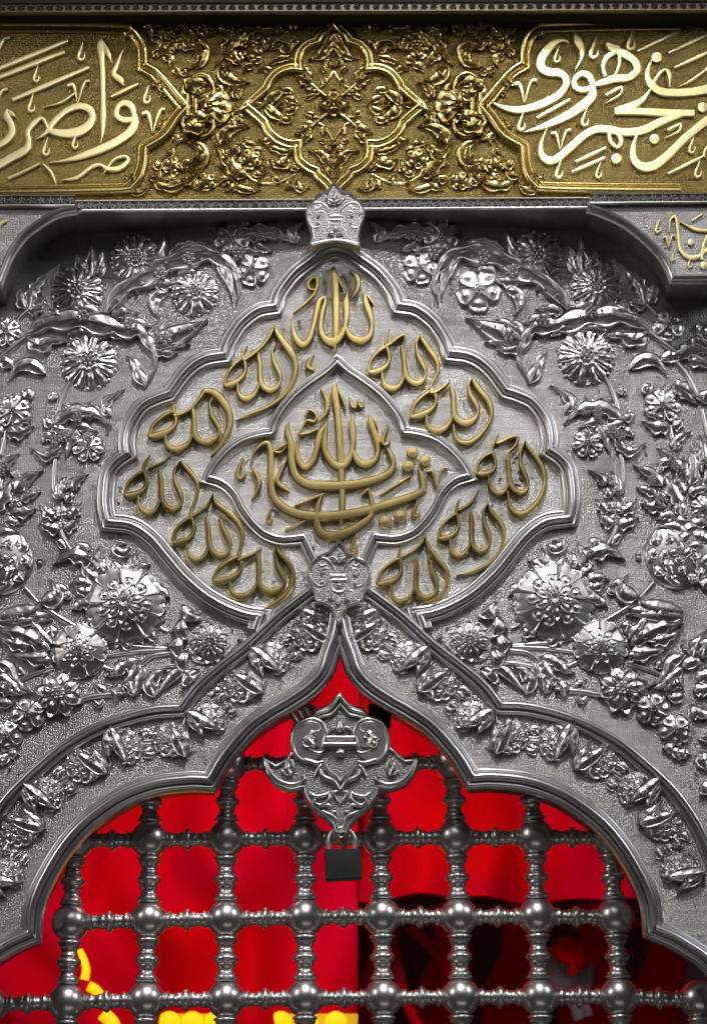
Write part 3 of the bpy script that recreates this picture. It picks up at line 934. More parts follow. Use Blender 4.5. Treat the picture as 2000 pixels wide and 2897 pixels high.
def affine(src, dst):
    import numpy as np
    A = np.array([[x, y, 1] for x, y in src], float); B = np.array(dst, float)
    X = np.linalg.lstsq(A, B, rcond=None)[0]
    sc = math.sqrt(abs(X[0][0] * X[1][1] - X[0][1] * X[1][0]))
    return lambda pts: [(p[0] * X[0][0] + p[1] * X[1][0] + X[2][0], p[0] * X[0][1] + p[1] * X[1][1] + X[2][1], p[2] * sc) for p in pts]


def word(label, zf, ltip, b2, b1, midtop, tip, alif, arm, hatail, stem_to=None):
    # fit: left tip, bowl bottoms and the top of the middle stroke
    src = T_ANCH + [(606, 440)]
    dst = [zf.p(*ltip), zf.p(*b2), zf.p(*b1), zf.p(*midtop)]
    af = affine(src, dst)
    s = Script('brass_word', label, 0.0012, HL, 'brass', P(*zf.p(*b2), 0.0012), 'inscription', 'brass words in the large medallion')
    ident = lambda q: q
    s.st(ident, af(T_HA), 'letter_heh')
    s.st(ident, af(T_LAM2), 'letter_lam')
    s.st(ident, af(T_LAM1), 'letter_lam')
    end = af([(855, 545, 30)])[0]
    tp = zf(([stem_to] if stem_to else [(tip[0], tip[1])]))[0]
    mid = ((end[0] * 0.6 + tp[0] * 0.4) - 5.0, end[1] * 0.55 + tp[1] * 0.45, 4.6)
    s.st(ident, [af([(868, 620, 38)])[0], end, mid, (tp[0], tp[1], 0.6 if not stem_to else 2.5)], 'letter_lam')
    s.st(zf, alif, 'letter_alif')
    if arm: s.st(zf, arm, 'letter_arm')
    if hatail:
        j = af([(345, 540, 34)])[0]; k = af([(312, 430, 28)])[0]; t2 = zf([(hatail[0], hatail[1], 2)])[0]
        s.st(ident, [j, k, ((k[0] + t2[0]) / 2 - 2, (k[1] + t2[1]) / 2, 3.6), t2], 'letter_heh')
    return s


word('brass word at upper right of the medallion, next to the topmost word', Z6R, (20, 950), (420, 1290), (860, 1205), (606, 440), (920, 270),
     [(920, 265, 3), (945, 355, 40), (1010, 450, 48), (1100, 590, 48), (1190, 725, 48), (1222, 835, 38), (1212, 940, 27), (1160, 1060, 20), (1110, 1150, 17), (1090, 1230, 30), (1120, 1290, 30)],
     [(320, 480, 34), (400, 440, 38), (520, 345, 38), (615, 292, 32), (645, 330, 16), (615, 425, 3)], (378, 165))
word('brass word with its last stroke curling into a bowl, second down on the right', Z5, (95, 850), (600, 1025), (1000, 1000), (815, 250), (1120, 150),
     [(1120, 150, 3), (1150, 230, 40), (1250, 380, 48), (1370, 530, 48), (1425, 680, 40), (1415, 810, 28), (1340, 960, 34), (1200, 1130, 46), (1050, 1215, 54), (910, 1190, 46), (835, 1080, 32), (812, 920, 20)],
     [(440, 400, 30), (520, 395, 34), (650, 310, 30), (752, 212, 4)], None)
word('brass word with a round bowl under it at the far right of the medallion', ZI, (798, 1000), (920, 1165), (1080, 1145), (990, 870), (1110, 780),
     [(1110, 780, 1), (1125, 830, 15), (1190, 915, 19), (1232, 1010, 17), (1225, 1105, 15), (1180, 1195, 19), (1110, 1255, 22), (1050, 1258, 21), (1008, 1205, 16), (994, 1110, 8)],
     [(925, 808, 14), (960, 795, 14), (1010, 770, 15), (1055, 765, 11), (1045, 815, 11), (992, 870, 3)], (938, 735))
word('brass word with a long sweeping tail at lower right of the medallion', ZN, (640, 465), (780, 628), (960, 585), (888, 255), (1010, 190),
     [(1010, 190, 1), (1040, 260, 21), (1105, 340, 22), (1133, 430, 17), (1110, 540, 14), (1030, 640, 16), (900, 708, 14), (775, 735, 1)],
     [(790, 250, 16), (830, 230, 14), (890, 185, 13), (940, 90, 1)], (800, 150))
word('reddish brass word under a peaked roof stroke, lowest on the right', ZN, (178, 812), (340, 970), (545, 945), (478, 592), (540, 430),
     [(540, 430, 1), (560, 515, 16), (635, 615, 22), (705, 715, 20), (703, 810, 17), (650, 910, 12), (570, 982, 1)],
     [(345, 605, 16), (400, 582, 14), (460, 545, 14), (515, 490, 12), (540, 432, 1)], (368, 508), (575, 590))
word('large brass word at upper left with a long tail sweeping down left', Z6L, (85, 1330), (490, 1560), (900, 1462), (700, 705), (980, 210),
     [(978, 205, 3), (1000, 360, 42), (1120, 540, 60), (1265, 740, 64), (1325, 900, 54), (1318, 1080, 46), (1240, 1280, 40), (1100, 1480, 44), (850, 1660, 42), (550, 1780, 34), (310, 1885, 4)],
     [(440, 850, 40), (600, 735, 36), (760, 590, 36), (890, 400, 34), (978, 205, 3)], (495, 585), (985, 560))
word('brass word with a flat roof stroke on the left of the medallion', ZG, (530, 1085), (820, 1205), (1055, 1165), (962, 790), (1060, 620),
     [(1050, 655, 26), (1130, 672, 34), (1215, 750, 38), (1272, 865, 30), (1270, 985, 28), (1220, 1100, 22), (1160, 1180, 17), (1105, 1248, 2)],
     [(775, 880, 22), (850, 860, 17), (930, 812, 16), (1000, 730, 18), (1055, 645, 22)], (792, 788), (1120, 715))
word('brass word at the far left above the lower cusp', ZL, (150, 275), (300, 435), (510, 405), (405, 72), (560, 5),
     [(560, -2, 1), (590, 45, 20), (665, 135, 21), (690, 210, 14), (672, 300, 12), (645, 370, 12), (640, 420, 16)],
     [(322, 62, 16), (370, 44, 13), (430, 14, 9), (478, -30, 1)], (330, -38))
word('brass word under a peaked stroke, second from the bottom on the left', ZL, (508, 630), (670, 792), (870, 752), (760, 415), (805, 255),
     [(805, 250, 1), (830, 325, 18), (915, 398, 24), (998, 480, 22), (1028, 570, 17), (1015, 650, 12), (1000, 710, 14), (1000, 750, 16)],
     [(640, 430, 16), (700, 395, 14), (760, 340, 13), (805, 252, 1)], (645, 410), (862, 420))
word('brass word with a tapering tail, lowest on the left', ZL, (798, 935), (1020, 1038), (1235, 1040), (1158, 700), (1280, 650),
     [(1282, 645, 1), (1310, 708, 21), (1385, 795, 24), (1408, 890, 21), (1370, 990, 21), (1270, 1080, 17), (1165, 1140, 1)],
     [(1000, 760, 16), (1050, 735, 14), (1110, 708, 13), (1172, 660, 2)], (1003, 715))

s = Script('brass_word', 'topmost brass word with a tall upright stroke below the medallion peak', 0.0012, HL, 'brass', P(945, 960, 0.0012), 'inscription', 'brass words in the large medallion')
s.st(ZF, [(778, 795, 2), (780, 850, 28), (795, 950, 31), (800, 1100, 31), (800, 1300, 29), (797, 1440, 28), (790, 1540, 14), (772, 1600, 2)], 'letter_alif')
s.st(ZF, [(795, 860, 6), (830, 930, 16), (850, 975, 12), (864, 1022, 2)], 'letter_serif')
s.st(ZF, [(408, 1240, 3), (405, 1340, 14), (430, 1440, 28), (490, 1515, 36), (550, 1480, 28), (590, 1370, 24), (620, 1230, 24), (650, 1120, 26), (705, 1080, 10)], 'letter_heh')
s.st(ZF, [(705, 1075, 5), (700, 1140, 20), (672, 1250, 22), (662, 1370, 24), (690, 1450, 32), (765, 1490, 46), (835, 1445, 32), (880, 1360, 22), (896, 1240, 28), (893, 1120, 28), (908, 1025, 3)], 'letter_lam')
s.st(ZF, [(878, 1330, 16), (915, 1420, 26), (965, 1465, 36), (1040, 1478, 38), (1105, 1430, 28), (1124, 1330, 20), (1100, 1220, 28), (1068, 1120, 28), (1060, 1032, 3)], 'letter_lam')
s.st(ZF, [(1070, 1060, 8), (1110, 1105, 13), (1138, 1155, 2)], 'letter_serif')
s.st(ZF, [(610, 1015, 10), (562, 1010, 20), (550, 960, 16), (590, 908, 15), (626, 915, 18), (630, 980, 18), (598, 1060, 16), (510, 1150, 12), (412, 1228, 3)], 'vowel_mark')
s.st(ZF, [(922, 848, 12), (985, 895, 24), (1002, 980, 22), (975, 1050, 14), (945, 1092, 2)], 'vowel_mark')
s.st(ZH, [(545, 0, 3), (515, 40, 14), (505, 85, 17), (535, 100, 13), (558, 58, 2)], 'hook_mark')

s = Script('brass_inscription', 'central brass inscription of long sweeping strokes and round dots in the inner medallion', 0.0012, HL, 'brass', P(960, 1500, 0.0012))
s.st(ZH, [(685, 178, 2), (676, 240, 24), (692, 350, 22), (704, 500, 22), (715, 700, 22), (724, 850, 22), (725, 1000, 20), (716, 1080, 12), (705, 1138, 2)], 'letter_alif')
s.st(ZH, [(695, 230, 6), (728, 290, 12), (746, 348, 2)], 'letter_serif')
s.st(ZH, [(450, 528, 4), (436, 600, 12), (442, 680, 19), (482, 735, 24), (530, 700, 22), (560, 620, 20), (582, 520, 22), (628, 440, 8)], 'letter_heh')
s.st(ZH, [(628, 440, 5), (612, 550, 19), (618, 640, 22), (675, 715, 27), (738, 722, 24), (778, 660, 20), (795, 570, 20), (790, 470, 23), (788, 392, 2)], 'letter_lam')
s.st(ZH, [(792, 620, 12), (828, 695, 25), (880, 716, 28), (935, 685, 21), (955, 615, 17), (935, 520, 22), (908, 440, 22), (902, 382, 2)], 'letter_lam')
s.st(ZH, [(910, 405, 6), (940, 450, 10), (952, 484, 2)], 'letter_serif')
s.st(ZH, [(385, 435, 2), (370, 500, 19), (393, 580, 23), (400, 700, 24), (430, 790, 28), (500, 840, 30), (600, 850, 32), (750, 848, 30), (900, 822, 28), (1015, 780, 26), (1054, 720, 19), (1042, 660, 20), (1015, 612, 8)], 'letter_beh')
s.st(ZH, [(135, 722, 3), (150, 650, 9), (198, 592, 15), (245, 578, 19), (266, 650, 21), (265, 780, 23), (276, 900, 25), (320, 970, 28), (400, 1020, 30), (520, 1045, 32), (680, 1045, 32), (850, 1020, 30), (1020, 970, 28), (1175, 922, 28), (1243, 880, 21), (1240, 800, 21), (1218, 738, 6)], 'letter_teh')
s.st(ZH, [(600, 900, 8), (570, 980, 19), (560, 1080, 24), (590, 1155, 30), (660, 1178, 32), (760, 1150, 30), (850, 1100, 28), (910, 1045, 20), (917, 960, 17), (902, 900, 12), (893, 858, 2)], 'letter_reh')
s.st(ZH, [(850, 915, 5), (880, 885, 10), (900, 868, 3)], 'letter_serif')
s.st(ZH, [(372, 580, 4), (330, 600, 14), (290, 630, 10), (330, 635, 8), (365, 600, 3)], 'hamza_mark')
s.st(ZH, [(418, 982, 9), (520, 940, 11), (608, 905, 10)], 'vowel_mark')
s.st(ZH, [(355, 1138, 7), (420, 1110, 9), (488, 1078, 8)], 'vowel_mark')
s.st(ZH, [(972, 912, 9), (1060, 855, 13), (1160, 795, 9)], 'vowel_mark')
s.st(ZH, [(370, 675, 2), (330, 760, 15), (308, 825, 18), (350, 868, 18), (383, 890, 8)], 'vowel_mark')
s.st(ZH, [(148, 735, 8), (185, 815, 20), (175, 890, 14), (138, 946, 2)], 'vowel_mark')
s.st(ZH, [(590, 228, 8), (628, 305, 19), (620, 380, 14), (578, 435, 2)], 'vowel_mark')
s.hook(ZH, 88, 660, 1.2); s.hook(ZH, 268, 990, 0.8); s.hook(ZH, 1022, 455, 1.1); s.hook(ZH, 1215, 935, 0.95); s.hook(ZH, 815, 1160, 0.95)
s.st(ZH, [(490, 400, 7), (515, 362, 11), (558, 395, 13), (545, 438, 9), (498, 432, 7), (470, 470, 7), (450, 518, 9), (510, 512, 8), (566, 488, 3)], 'small_heh')
s.st(ZH, [(772, 280, 3), (785, 335, 9), (812, 345, 9), (826, 295, 4), (838, 338, 9), (862, 335, 8), (866, 262, 3)], 'shadda_mark')
for x, y, r in ((1178, 637, 38), (1150, 727, 38), (1258, 692, 38), (1002, 1085, 42), (1100, 1048, 42)): s.dot(ZH, x, y, r)
s.vee(ZH, 1275, 745, 0.85)

# gold cartouche inscriptions
GDp = 0.025
s = Script('gold_inscription', 'pale gold inscription in the left cartouche of the frieze', GDp, 0.005, 'script', P(200, 300, GDp), 'inscription', 'frieze inscriptions', 2.6)
s.st(ZA, [(660, 238, 2), (652, 282, 26), (660, 400, 20), (666, 600, 19), (666, 800, 19), (652, 922, 2)], 'letter_alif')
s.st(ZA, [(668, 265, 6), (698, 335, 18), (722, 402, 2)], 'letter_serif')
s.st(ZA, [(872, 760, 16), (850, 685, 24), (800, 662, 22), (762, 690, 20), (752, 740, 20), (795, 770, 22), (860, 768, 20)], 'letter_waw')
s.st(ZA, [(862, 720, 18), (872, 790, 28), (830, 858, 30), (720, 928, 28), (560, 992, 24), (430, 1030, 12), (322, 1050, 1)], 'letter_waw')
s.st(ZA, [(236, 898, 2), (300, 850, 17), (352, 780, 22), (430, 712, 22), (510, 682, 24), (578, 702, 26), (598, 752, 24), (570, 810, 30), (500, 848, 32), (400, 858, 28), (312, 838, 20)], 'letter_sad')
s.st(ZA, [(318, 850, 10), (292, 782, 14), (268, 760, 13), (222, 790, 22), (180, 845, 20), (186, 905, 22), (168, 962, 28), (80, 1012, 28), (-40, 1080, 30)], 'letter_sad')
for a, b_ in (((-40, 452), (440, 258)), ((-40, 508), (420, 330)), ((82, 640), (578, 430))):
    s.st(ZA, [(a[0], a[1], 15), ((a[0] + b_[0]) / 2, (a[1] + b_[1]) / 2, 18), (b_[0], b_[1], 14)], 'slanting_bar')
s.st(ZA, [(50, 700, 4), (42, 740, 24), (72, 795, 24), (78, 850, 25), (40, 905, 25), (-30, 945, 22)], 'letter_reh')
s.st(ZA, [(52, 705, 4), (80, 730, 12), (104, 756, 2)], 'letter_serif')
for x, y, k in ((540, 262, 1.0), (248, 418, 0.85), (218, 600, 0.95), (498, 848, 0.85), (312, 880, 0.95), (962, 545, 0.95)): s.hook(ZA, x, y, k)
s.vee(ZA, 438, 530, 0.95); s.st(ZA, [(495, 590, 10), (400, 655, 9), (285, 692, 1)], 'vowel_mark'); s.vee(ZA, 918, 712, 1.0)
s.st(ZA, [(718, 622, 12), (800, 582, 15), (893, 538, 12)], 'vowel_mark')
s.st(ZA, [(796, 315, 2), (755, 415, 15), (735, 475, 19), (780, 515, 22), (795, 548, 5)], 'vowel_mark')
s.st(ZA, [(55, 1148, 11), (150, 1105, 12), (258, 1052, 9)], 'slanting_bar'); s.st(ZA, [(278, 1055, 5), (330, 1108, 13), (362, 1185, 3)], 'vowel_mark')
s.st(ZA, [(398, 1162, 2), (500, 1140, 13), (595, 1072, 14), (650, 1062, 12), (700, 1088, 16), (780, 1078, 18), (828, 1030, 15), (800, 1006, 11), (730, 1032, 11), (668, 1122, 3)], 'letter_sad')
s.st(ZA, [(66, 235, 10), (25, 248, 12), (-10, 310, 12)], 'letter_stroke'); s.st(ZA, [(52, 568, 12), (15, 582, 13), (-20, 640, 10)], 'letter_stroke')

s = Script('gold_inscription', 'bright pale gold inscription in the right cartouche of the frieze', GDp, 0.005, 'script', P(1700, 300, GDp), 'inscription', 'frieze inscriptions', 2.6)
s.st(ZC, [(702, 272, 5), (655, 255, 16), (595, 285, 26), (535, 360, 29), (524, 425, 30), (570, 462, 30), (640, 468, 28), (685, 505, 25), (678, 562, 25), (620, 622, 28), (500, 680, 28), (380, 706, 25), (280, 690, 17), (203, 654, 1)], 'letter_yeh')
s.st(ZC, [(738, 203, 4), (762, 255, 27), (788, 320, 20), (782, 380, 13), (745, 452, 2)], 'letter_alif')
s.st(ZC, [(862, 555, 20), (835, 488, 25), (782, 475, 22), (742, 512, 20), (748, 560, 22), (800, 578, 22), (858, 560, 20)], 'letter_waw')
s.st(ZC, [(858, 540, 20), (850, 622, 32), (760, 702, 32), (640, 770, 28), (520, 820, 19), (413, 853, 2)], 'letter_waw')
s.st(ZC, [(945, 280, 16), (985, 292, 14), (1032, 300, 5)], 'letter_heh')
s.st(ZC, [(955, 292, 14), (985, 312, 24), (1060, 345, 29), (1130, 395, 27), (1142, 450, 27), (1090, 498, 26), (1000, 505, 28), (920, 530, 24), (860, 548, 14)], 'letter_heh')
s.st(ZC, [(990, 340, 18), (945, 372, 20), (925, 430, 16), (940, 490, 16)], 'letter_heh')
s.st(ZC, [(1030, 345, 14), (1030, 410, 14), (1000, 490, 10)], 'letter_heh')
for x, y, k in ((882, 235, 1.1), (1120, 185, 1.05), (640, 300, 0.8), (412, 720, 0.95), (822, 690, 0.95), (655, 1028, 0.95), (908, 1045, 0.8), (1510, 880, 0.85), (1550, 1030, 0.9)): s.hook(ZC, x, y, k)
s.st(ZC, [(1240, 380, 2), (1214, 450, 17), (1212, 500, 22), (1242, 550, 28), (1300, 588, 28), (1400, 596, 28), (1500, 590, 30), (1620, 568, 34)], 'letter_feh')
s.st(ZC, [(1252, 530, 14), (1290, 470, 15), (1330, 448, 12), (1354, 485, 18), (1352, 562, 3)], 'letter_feh')
s.st(ZC, [(1240, 560, 8), (1180, 640, 20), (1085, 690, 28), (1005, 712, 25)], 'letter_jim')
s.st(ZC, [(998, 715, 24), (1150, 716, 25), (1350, 726, 27), (1512, 726, 24)], 'letter_jim')
s.st(ZC, [(1440, 735, 18), (1300, 782, 28), (1180, 838, 30), (1060, 850, 28), (960, 832, 28), (880, 832, 28), (800, 872, 28), (700, 960, 28), (620, 1025, 28), (562, 1028, 28), (527, 988, 22), (527, 920, 15), (562, 828, 3)], 'letter_mim')
s.st(ZC, [(965, 840, 14), (972, 905, 17), (1018, 948, 14), (1042, 900, 18), (1010, 852, 14)], 'letter_mim')
s.st(ZC, [(1152, 850, 5), (1122, 930, 18), (1122, 1018, 26), (1172, 1070, 30), (1250, 1066, 33), (1340, 1000, 30), (1450, 890, 28), (1560, 800, 30), (1640, 740, 30)], 'letter_reh')
for x, y, r in ((1270, 368, 35), (1255, 895, 34), (1565, 690, 34), (1010, 1022, 35)): s.dot(ZC, x, y, r)
for a, b_ in (((1145, 328), (1410, 200)), ((1345, 340), (1640, 200)), ((1385, 435), (1640, 318)), ((498, 758), (712, 640)), ((748, 1042), (944, 950)), ((722, 1108), (938, 1014)), ((1346, 1118), (1568, 1008))):
    s.st(ZC, [(a[0], a[1], 11), ((a[0] + b_[0]) / 2, (a[1] + b_[1]) / 2, 15), (b_[0], b_[1], 11)], 'slanting_bar')
s.st(ZC, [(940, 612, 12), (1000, 580, 14), (1046, 562, 12), (1030, 610, 10), (935, 668, 2)], 'hamza_mark')
s.st(ZC, [(1340, 838, 12), (1390, 812, 14), (1426, 800, 12), (1410, 845, 10), (1328, 888, 2)], 'hamza_mark')
s.vee(ZC, 352, 525, 0.95); s.vee(ZC, 590, 845, 0.85)
s.st(ZC, [(1412, 558, 2), (1500, 512, 11), (1620, 425, 12)], 'vowel_mark')
s.st(ZC, [(1575, 1010, 10), (1585, 960, 12), (1640, 920, 10)], 'letter_stroke')

s = Script('bracket_inscription', 'pale gold lettering on the right corner bracket', 0.082, 0.004, 'script', P(1960, 700, 0.082), 'inscription', None, 2.0)
s.st(ZE, [(1352, 245, 4), (1358, 165, 8), (1392, 145, 12), (1408, 240, 12), (1420, 345, 14), (1470, 398, 16), (1540, 398, 14), (1620, 330, 14)], 'letter_beh')
s.st(ZE, [(1420, 175, 4), (1520, 222, 13), (1640, 235, 11)], 'letter_stroke')
s.st(ZE, [(1500, 168, 6), (1560, 128, 7)], 'slanting_bar'); s.st(ZE, [(1560, 420, 12), (1570, 330, 12), (1600, 250, 8)], 'letter_alif')
s.dot(ZE, 1490, 308, 22); s.dot(ZE, 1572, 455, 24)
s.hook(ZE, 1290, 155, 0.7); s.hook(ZE, 1385, 362, 0.5); s.hook(ZE, 1492, 400, 0.55); s.vee(ZE, 1312, 268, 0.5)
s = Script('bracket_inscription', 'sliver of pale gold lettering on the left corner bracket', 0.082, 0.004, 'script', P(10, 630, 0.082), 'inscription', None, 2.0)
s.st(ZD, [(44, 165, 12), (12, 180, 12), (-20, 230, 8)], 'letter_stroke')


# ------------------------------------------------------------------ clasp ornaments on the axis
def ornament(name, label, zf, outline, d, th, mat='relief', group=None, ground='bracket', rim=14):
    cx = sum(p[0] for p in outline) / len(outline); cy = sum(p[1] for p in outline) / len(outline)
    t = thing(name, label, 'ornament', P(*zf.p(cx, cy), d), group)
    o2 = [zf.p(x, y) for x, y in outline]
    mb = MB(); poly_prism(mb, o2, d + th, d); mb.build('ground_plate', M[ground], t, 30)
    c = o2 + [o2[0]]
    mb = MB(); sweep(mb, o2, [(-rim / zf.s, -th), (-rim / zf.s, 0.0008), (-rim * 0.5 / zf.s, 0.0035), (0, 0.0042), (rim * 0.6 / zf.s, 0.003), (rim / zf.s, -0.001)], d + th, 0.003, closed=True)
    mb.build('rim', M['mould'], t, 50)
    return t


def tubes(t, zf, lst, d, mat='relief', name='scroll', flat=0.9):
    for pts in lst:
        mb = MB(); tube(mb, zf(pts), 5, d, flat); mb.build(name, M[mat], t, 60)


def leaves(t, zf, lst, d, mat='relief', tf=None, hk=1.0, name='leaf'):
    """each: (points, half width zoomed px, lobes, drops)"""
    for e in lst:
        pts, w = zf(e[0]), e[1] / zf.s * (1.2 if mat != 'gold' else 1.32)
        if tf: pts = [tf(p) for p in pts]
        serr = e[2] if len(e) > 2 else 0; dr = e[3] if len(e) > 3 else 2
        mb = MB(); leaf_mesh(mb, pts, w, min(0.012, 0.0035 + w * 0.00026) * hk, d, serr, 0.45, dr, lift=RND.uniform(0, 0.0012))
        mb.build(name, M[mat], t, 65)


OUT_C = [(385, 58), (430, 110), (470, 172), (500, 192), (570, 192), (640, 240), (690, 310), (745, 372), (772, 445), (762, 530), (722, 622), (702, 700), (694, 790), (712, 835), (702, 892), (640, 880), (560, 845), (400, 822), (230, 850), (110, 895), (88, 850), (106, 800), (114, 740), (90, 650), (45, 560), (34, 460), (60, 380), (130, 310), (170, 240), (240, 192), (300, 190), (330, 140)]
t = ornament('crown_ornament', 'silver crown ornament with scrolls between the gold frieze and the medallion peak', ZCR, OUT_C, 0.050, 0.012, rim=16)
D_ = 0.0625
SC1 = [[(360, 470, 8), (300, 390, 14), (230, 340, 15), (150, 330, 17), (80, 390, 18), (62, 470, 14), (105, 490, 4)],
       [(60, 540, 6), (110, 640, 12), (180, 645, 12), (212, 600, 10), (185, 585, 8)],
       [(150, 500, 8), (170, 460, 10), (235, 440, 11), (290, 500, 11), (285, 555, 10), (330, 620, 11), (285, 690, 10), (240, 680, 6)],
       [(110, 660, 6), (130, 740, 10), (120, 800, 8)], [(230, 660, 10), (270, 720, 10), (200, 800, 8)],
       [(140, 390, 10), (180, 405, 12), (215, 375, 11), (195, 350, 6)], [(170, 250, 8), (235, 205, 12), (255, 240, 10), (225, 250, 6)]]
def cmir(cx): return lambda pts: [(2 * cx - p[0],) + tuple(p[1:]) for p in pts]
cm = cmir(403)
tubes(t, ZCR, SC1 + [cm(p) for p in SC1], D_)
tubes(t, ZCR, [[(325, 505, 16), (480, 503, 16)], [(350, 556, 17), (470, 554, 17)]], D_, name='bar')
tubes(t, ZCR, [[(110, 862, 22), (250, 830, 18), (400, 808, 17), (560, 828, 18), (690, 862, 22)]], D_, name='bar')
leaves(t, ZCR, [([(390, 300), (390, 250), (390, 185)], 36, 0, 1), ([(380, 350), (330, 320), (275, 290)], 28, 0, 1), ([(400, 350), (450, 320), (520, 285)], 28, 0, 1), ([(390, 745), (350, 740), (305, 748)], 22, 0, 1), ([(415, 745), (455, 740), (500, 748)], 22, 0, 1)], D_)
for x, y, r in ((390, 368, 22), (408, 670, 36), (185, 505, 20), (186, 600, 20), (615, 505, 20), (602, 600, 20)):
    px, py = ZCR.p(x, y); place('bead', 'bead', 'relief', t, px, py, D_, r / ZCR.s, 0.004)

OUT_M = [(795, 245), (900, 390), (970, 500), (1080, 560), (1210, 640), (1400, 720), (1480, 850), (1485, 1020), (1430, 1180), (1345, 1400), (1305, 1560), (1250, 1620), (1110, 1650), (980, 1700), (870, 1860), (790, 2080), (700, 1890), (600, 1700), (420, 1625), (270, 1595), (250, 1400), (180, 1200), (108, 1000), (108, 830), (220, 700), (360, 590), (600, 480), (650, 420)]
t = ornament('clasp_ornament', 'silver clasp ornament with two scroll loops where the arch meets the medallion', ZCL, OUT_M, 0.0, 0.022, rim=34)
D_ = 0.0225
SC2 = [[(720, 950, 18), (640, 800, 30), (520, 660, 34), (380, 630, 34), (230, 700, 38), (150, 830, 38), (190, 940, 12)],
       [(120, 940, 12), (200, 1130, 26), (320, 1250, 30), (430, 1250, 26), (460, 1180, 22), (410, 1130, 18)],
       [(600, 960, 20), (540, 870, 20), (430, 870, 22), (350, 950, 22), (400, 1030, 22), (460, 980, 16)],
       [(570, 900, 16), (580, 1030, 20), (540, 1100, 20), (620, 1220, 22), (580, 1350, 22), (490, 1370, 22), (490, 1470, 22), (400, 1570, 20), (290, 1580, 16)],
       [(250, 1290, 16), (330, 1380, 26), (330, 1520, 16)], [(330, 740, 22), (390, 800, 26), (470, 780, 24), (470, 720, 18)]]
cm = cmir(795)
tubes(t, ZCL, SC2 + [cm(p) for p in SC2], D_)
tubes(t, ZCL, [[(610, 1025, 42), (945, 1025, 42)], [(630, 1130, 45), (965, 1130, 45)]], D_, name='bar')
tubes(t, ZCL, [[(650, 1290, 20), (690, 1370, 34), (790, 1400, 40), (890, 1370, 34), (935, 1290, 20)]], D_)
leaves(t, ZCL, [([(800, 680), (800, 590), (800, 490)], 62, 0, 1), ([(770, 720), (700, 650), (610, 610)], 45, 0, 1), ([(820, 720), (900, 650), (990, 610)], 45, 0, 1),
                ([(570, 1570), (610, 1510), (650, 1450)], 44, 0, 0), ([(780, 1690), (770, 1590), (770, 1500)], 46, 0, 0), ([(1000, 1600), (950, 1530), (920, 1480)], 42, 0, 0)], D_)
for x, y, r in ((795, 735, 40), (795, 1250, 60), (410, 965, 40), (405, 1180, 40), (1150, 1000, 40), (1165, 1200, 40)):
    px, py = ZCL.p(x, y); place('bead', 'bead', 'relief', t, px, py, D_, r / ZCL.s, 0.004)

# pendant lock plate
t = ornament('pendant_ornament', 'silver pendant lock plate with scroll loops and wings hanging in front of the lattice', ZP,
             [(762, 285), (800, 330), (850, 368), (920, 388), (962, 440), (1040, 460), (1095, 540), (1095, 640), (1150, 690), (1215, 745), (1298, 738), (1275, 830), (1215, 895), (1120, 930), (1035, 920), (1020, 980), (960, 1060), (880, 1120), (825, 1190), (800, 1262), (768, 1275), (738, 1250), (725, 1180), (655, 1115), (575, 1055), (525, 970), (515, 920), (420, 938), (325, 905), (262, 825), (243, 735), (320, 780), (400, 735), (440, 680), (430, 600), (450, 510), (530, 445), (570, 440), (600, 400), (680, 368), (722, 330)],
             -0.035, 0.022, rim=15)
D_ = -0.0125
for x in (556, 980):
    c_ = [(x + 118 * math.cos(a), 600 + 140 * math.sin(a)) for a in [2 * PI * j / 40 for j in range(40)]]
    mb = MB(); poly_prism(mb, [ZP.p(*q) for q in c_], D_ + 0.0035, D_ - 0.001); mb.build('loop_plate', M['mould'], t, 30)
D_ = -0.010
PC = 768
cm = cmir(PC)
SC3 = [[(600, 760, 8), (520, 745, 16), (452, 690, 18), (437, 600, 18), (470, 500, 19), (560, 455, 19), (640, 480, 18), (668, 560, 17), (650, 630, 14), (655, 670, 8)],
       [(650, 745, 10), (600, 760, 22), (520, 735, 18)],
       [(480, 520, 10), (530, 480, 14), (600, 480, 12), (630, 520, 10), (600, 545, 14), (570, 530, 6)],
       [(490, 590, 10), (520, 640, 16), (560, 670, 18), (620, 690, 16), (655, 670, 8)],
       [(250, 745, 8), (290, 830, 16), (360, 890, 18), (450, 905, 16), (520, 870, 14), (500, 845, 10)],
       [(360, 810, 10), (400, 830, 14), (440, 800, 12), (430, 740, 10), (400, 770, 8)],
       [(590, 850, 10), (620, 790, 14), (640, 770, 8)],
       [(555, 960, 8), (600, 990, 16), (660, 980, 16), (690, 960, 8)], [(690, 965, 8), (690, 1010, 14), (630, 1050, 14), (590, 1030, 12), (595, 1010, 8)],
       [(620, 1060, 8), (690, 1050, 14), (700, 1090, 12), (740, 1095, 8)], [(640, 1090, 8), (720, 1130, 14), (740, 1190, 10), (765, 1250, 8)],
       [(768, 1040, 6), (735, 1000, 10), (725, 960, 12), (750, 955, 8)]]
tubes(t, ZP, SC3 + [cm(p) for p in SC3], D_)
CH = [[(665, 775, 12), (700, 820, 15), (740, 850, 14), (768, 885, 8)], [(630, 800, 10), (650, 850, 18), (720, 885, 18), (768, 945, 8)], [(610, 440, 8), (660, 430, 12), (710, 415, 12), (768, 350, 8)],
      [(690, 560, 6), (695, 525, 9), (730, 510, 9), (745, 545, 6)], [(575, 440, 8), (610, 410, 13), (690, 385, 13), (725, 345, 12), (766, 295, 8)]]
tubes(t, ZP, CH + [cm(p) for p in CH], D_ + 0.001)
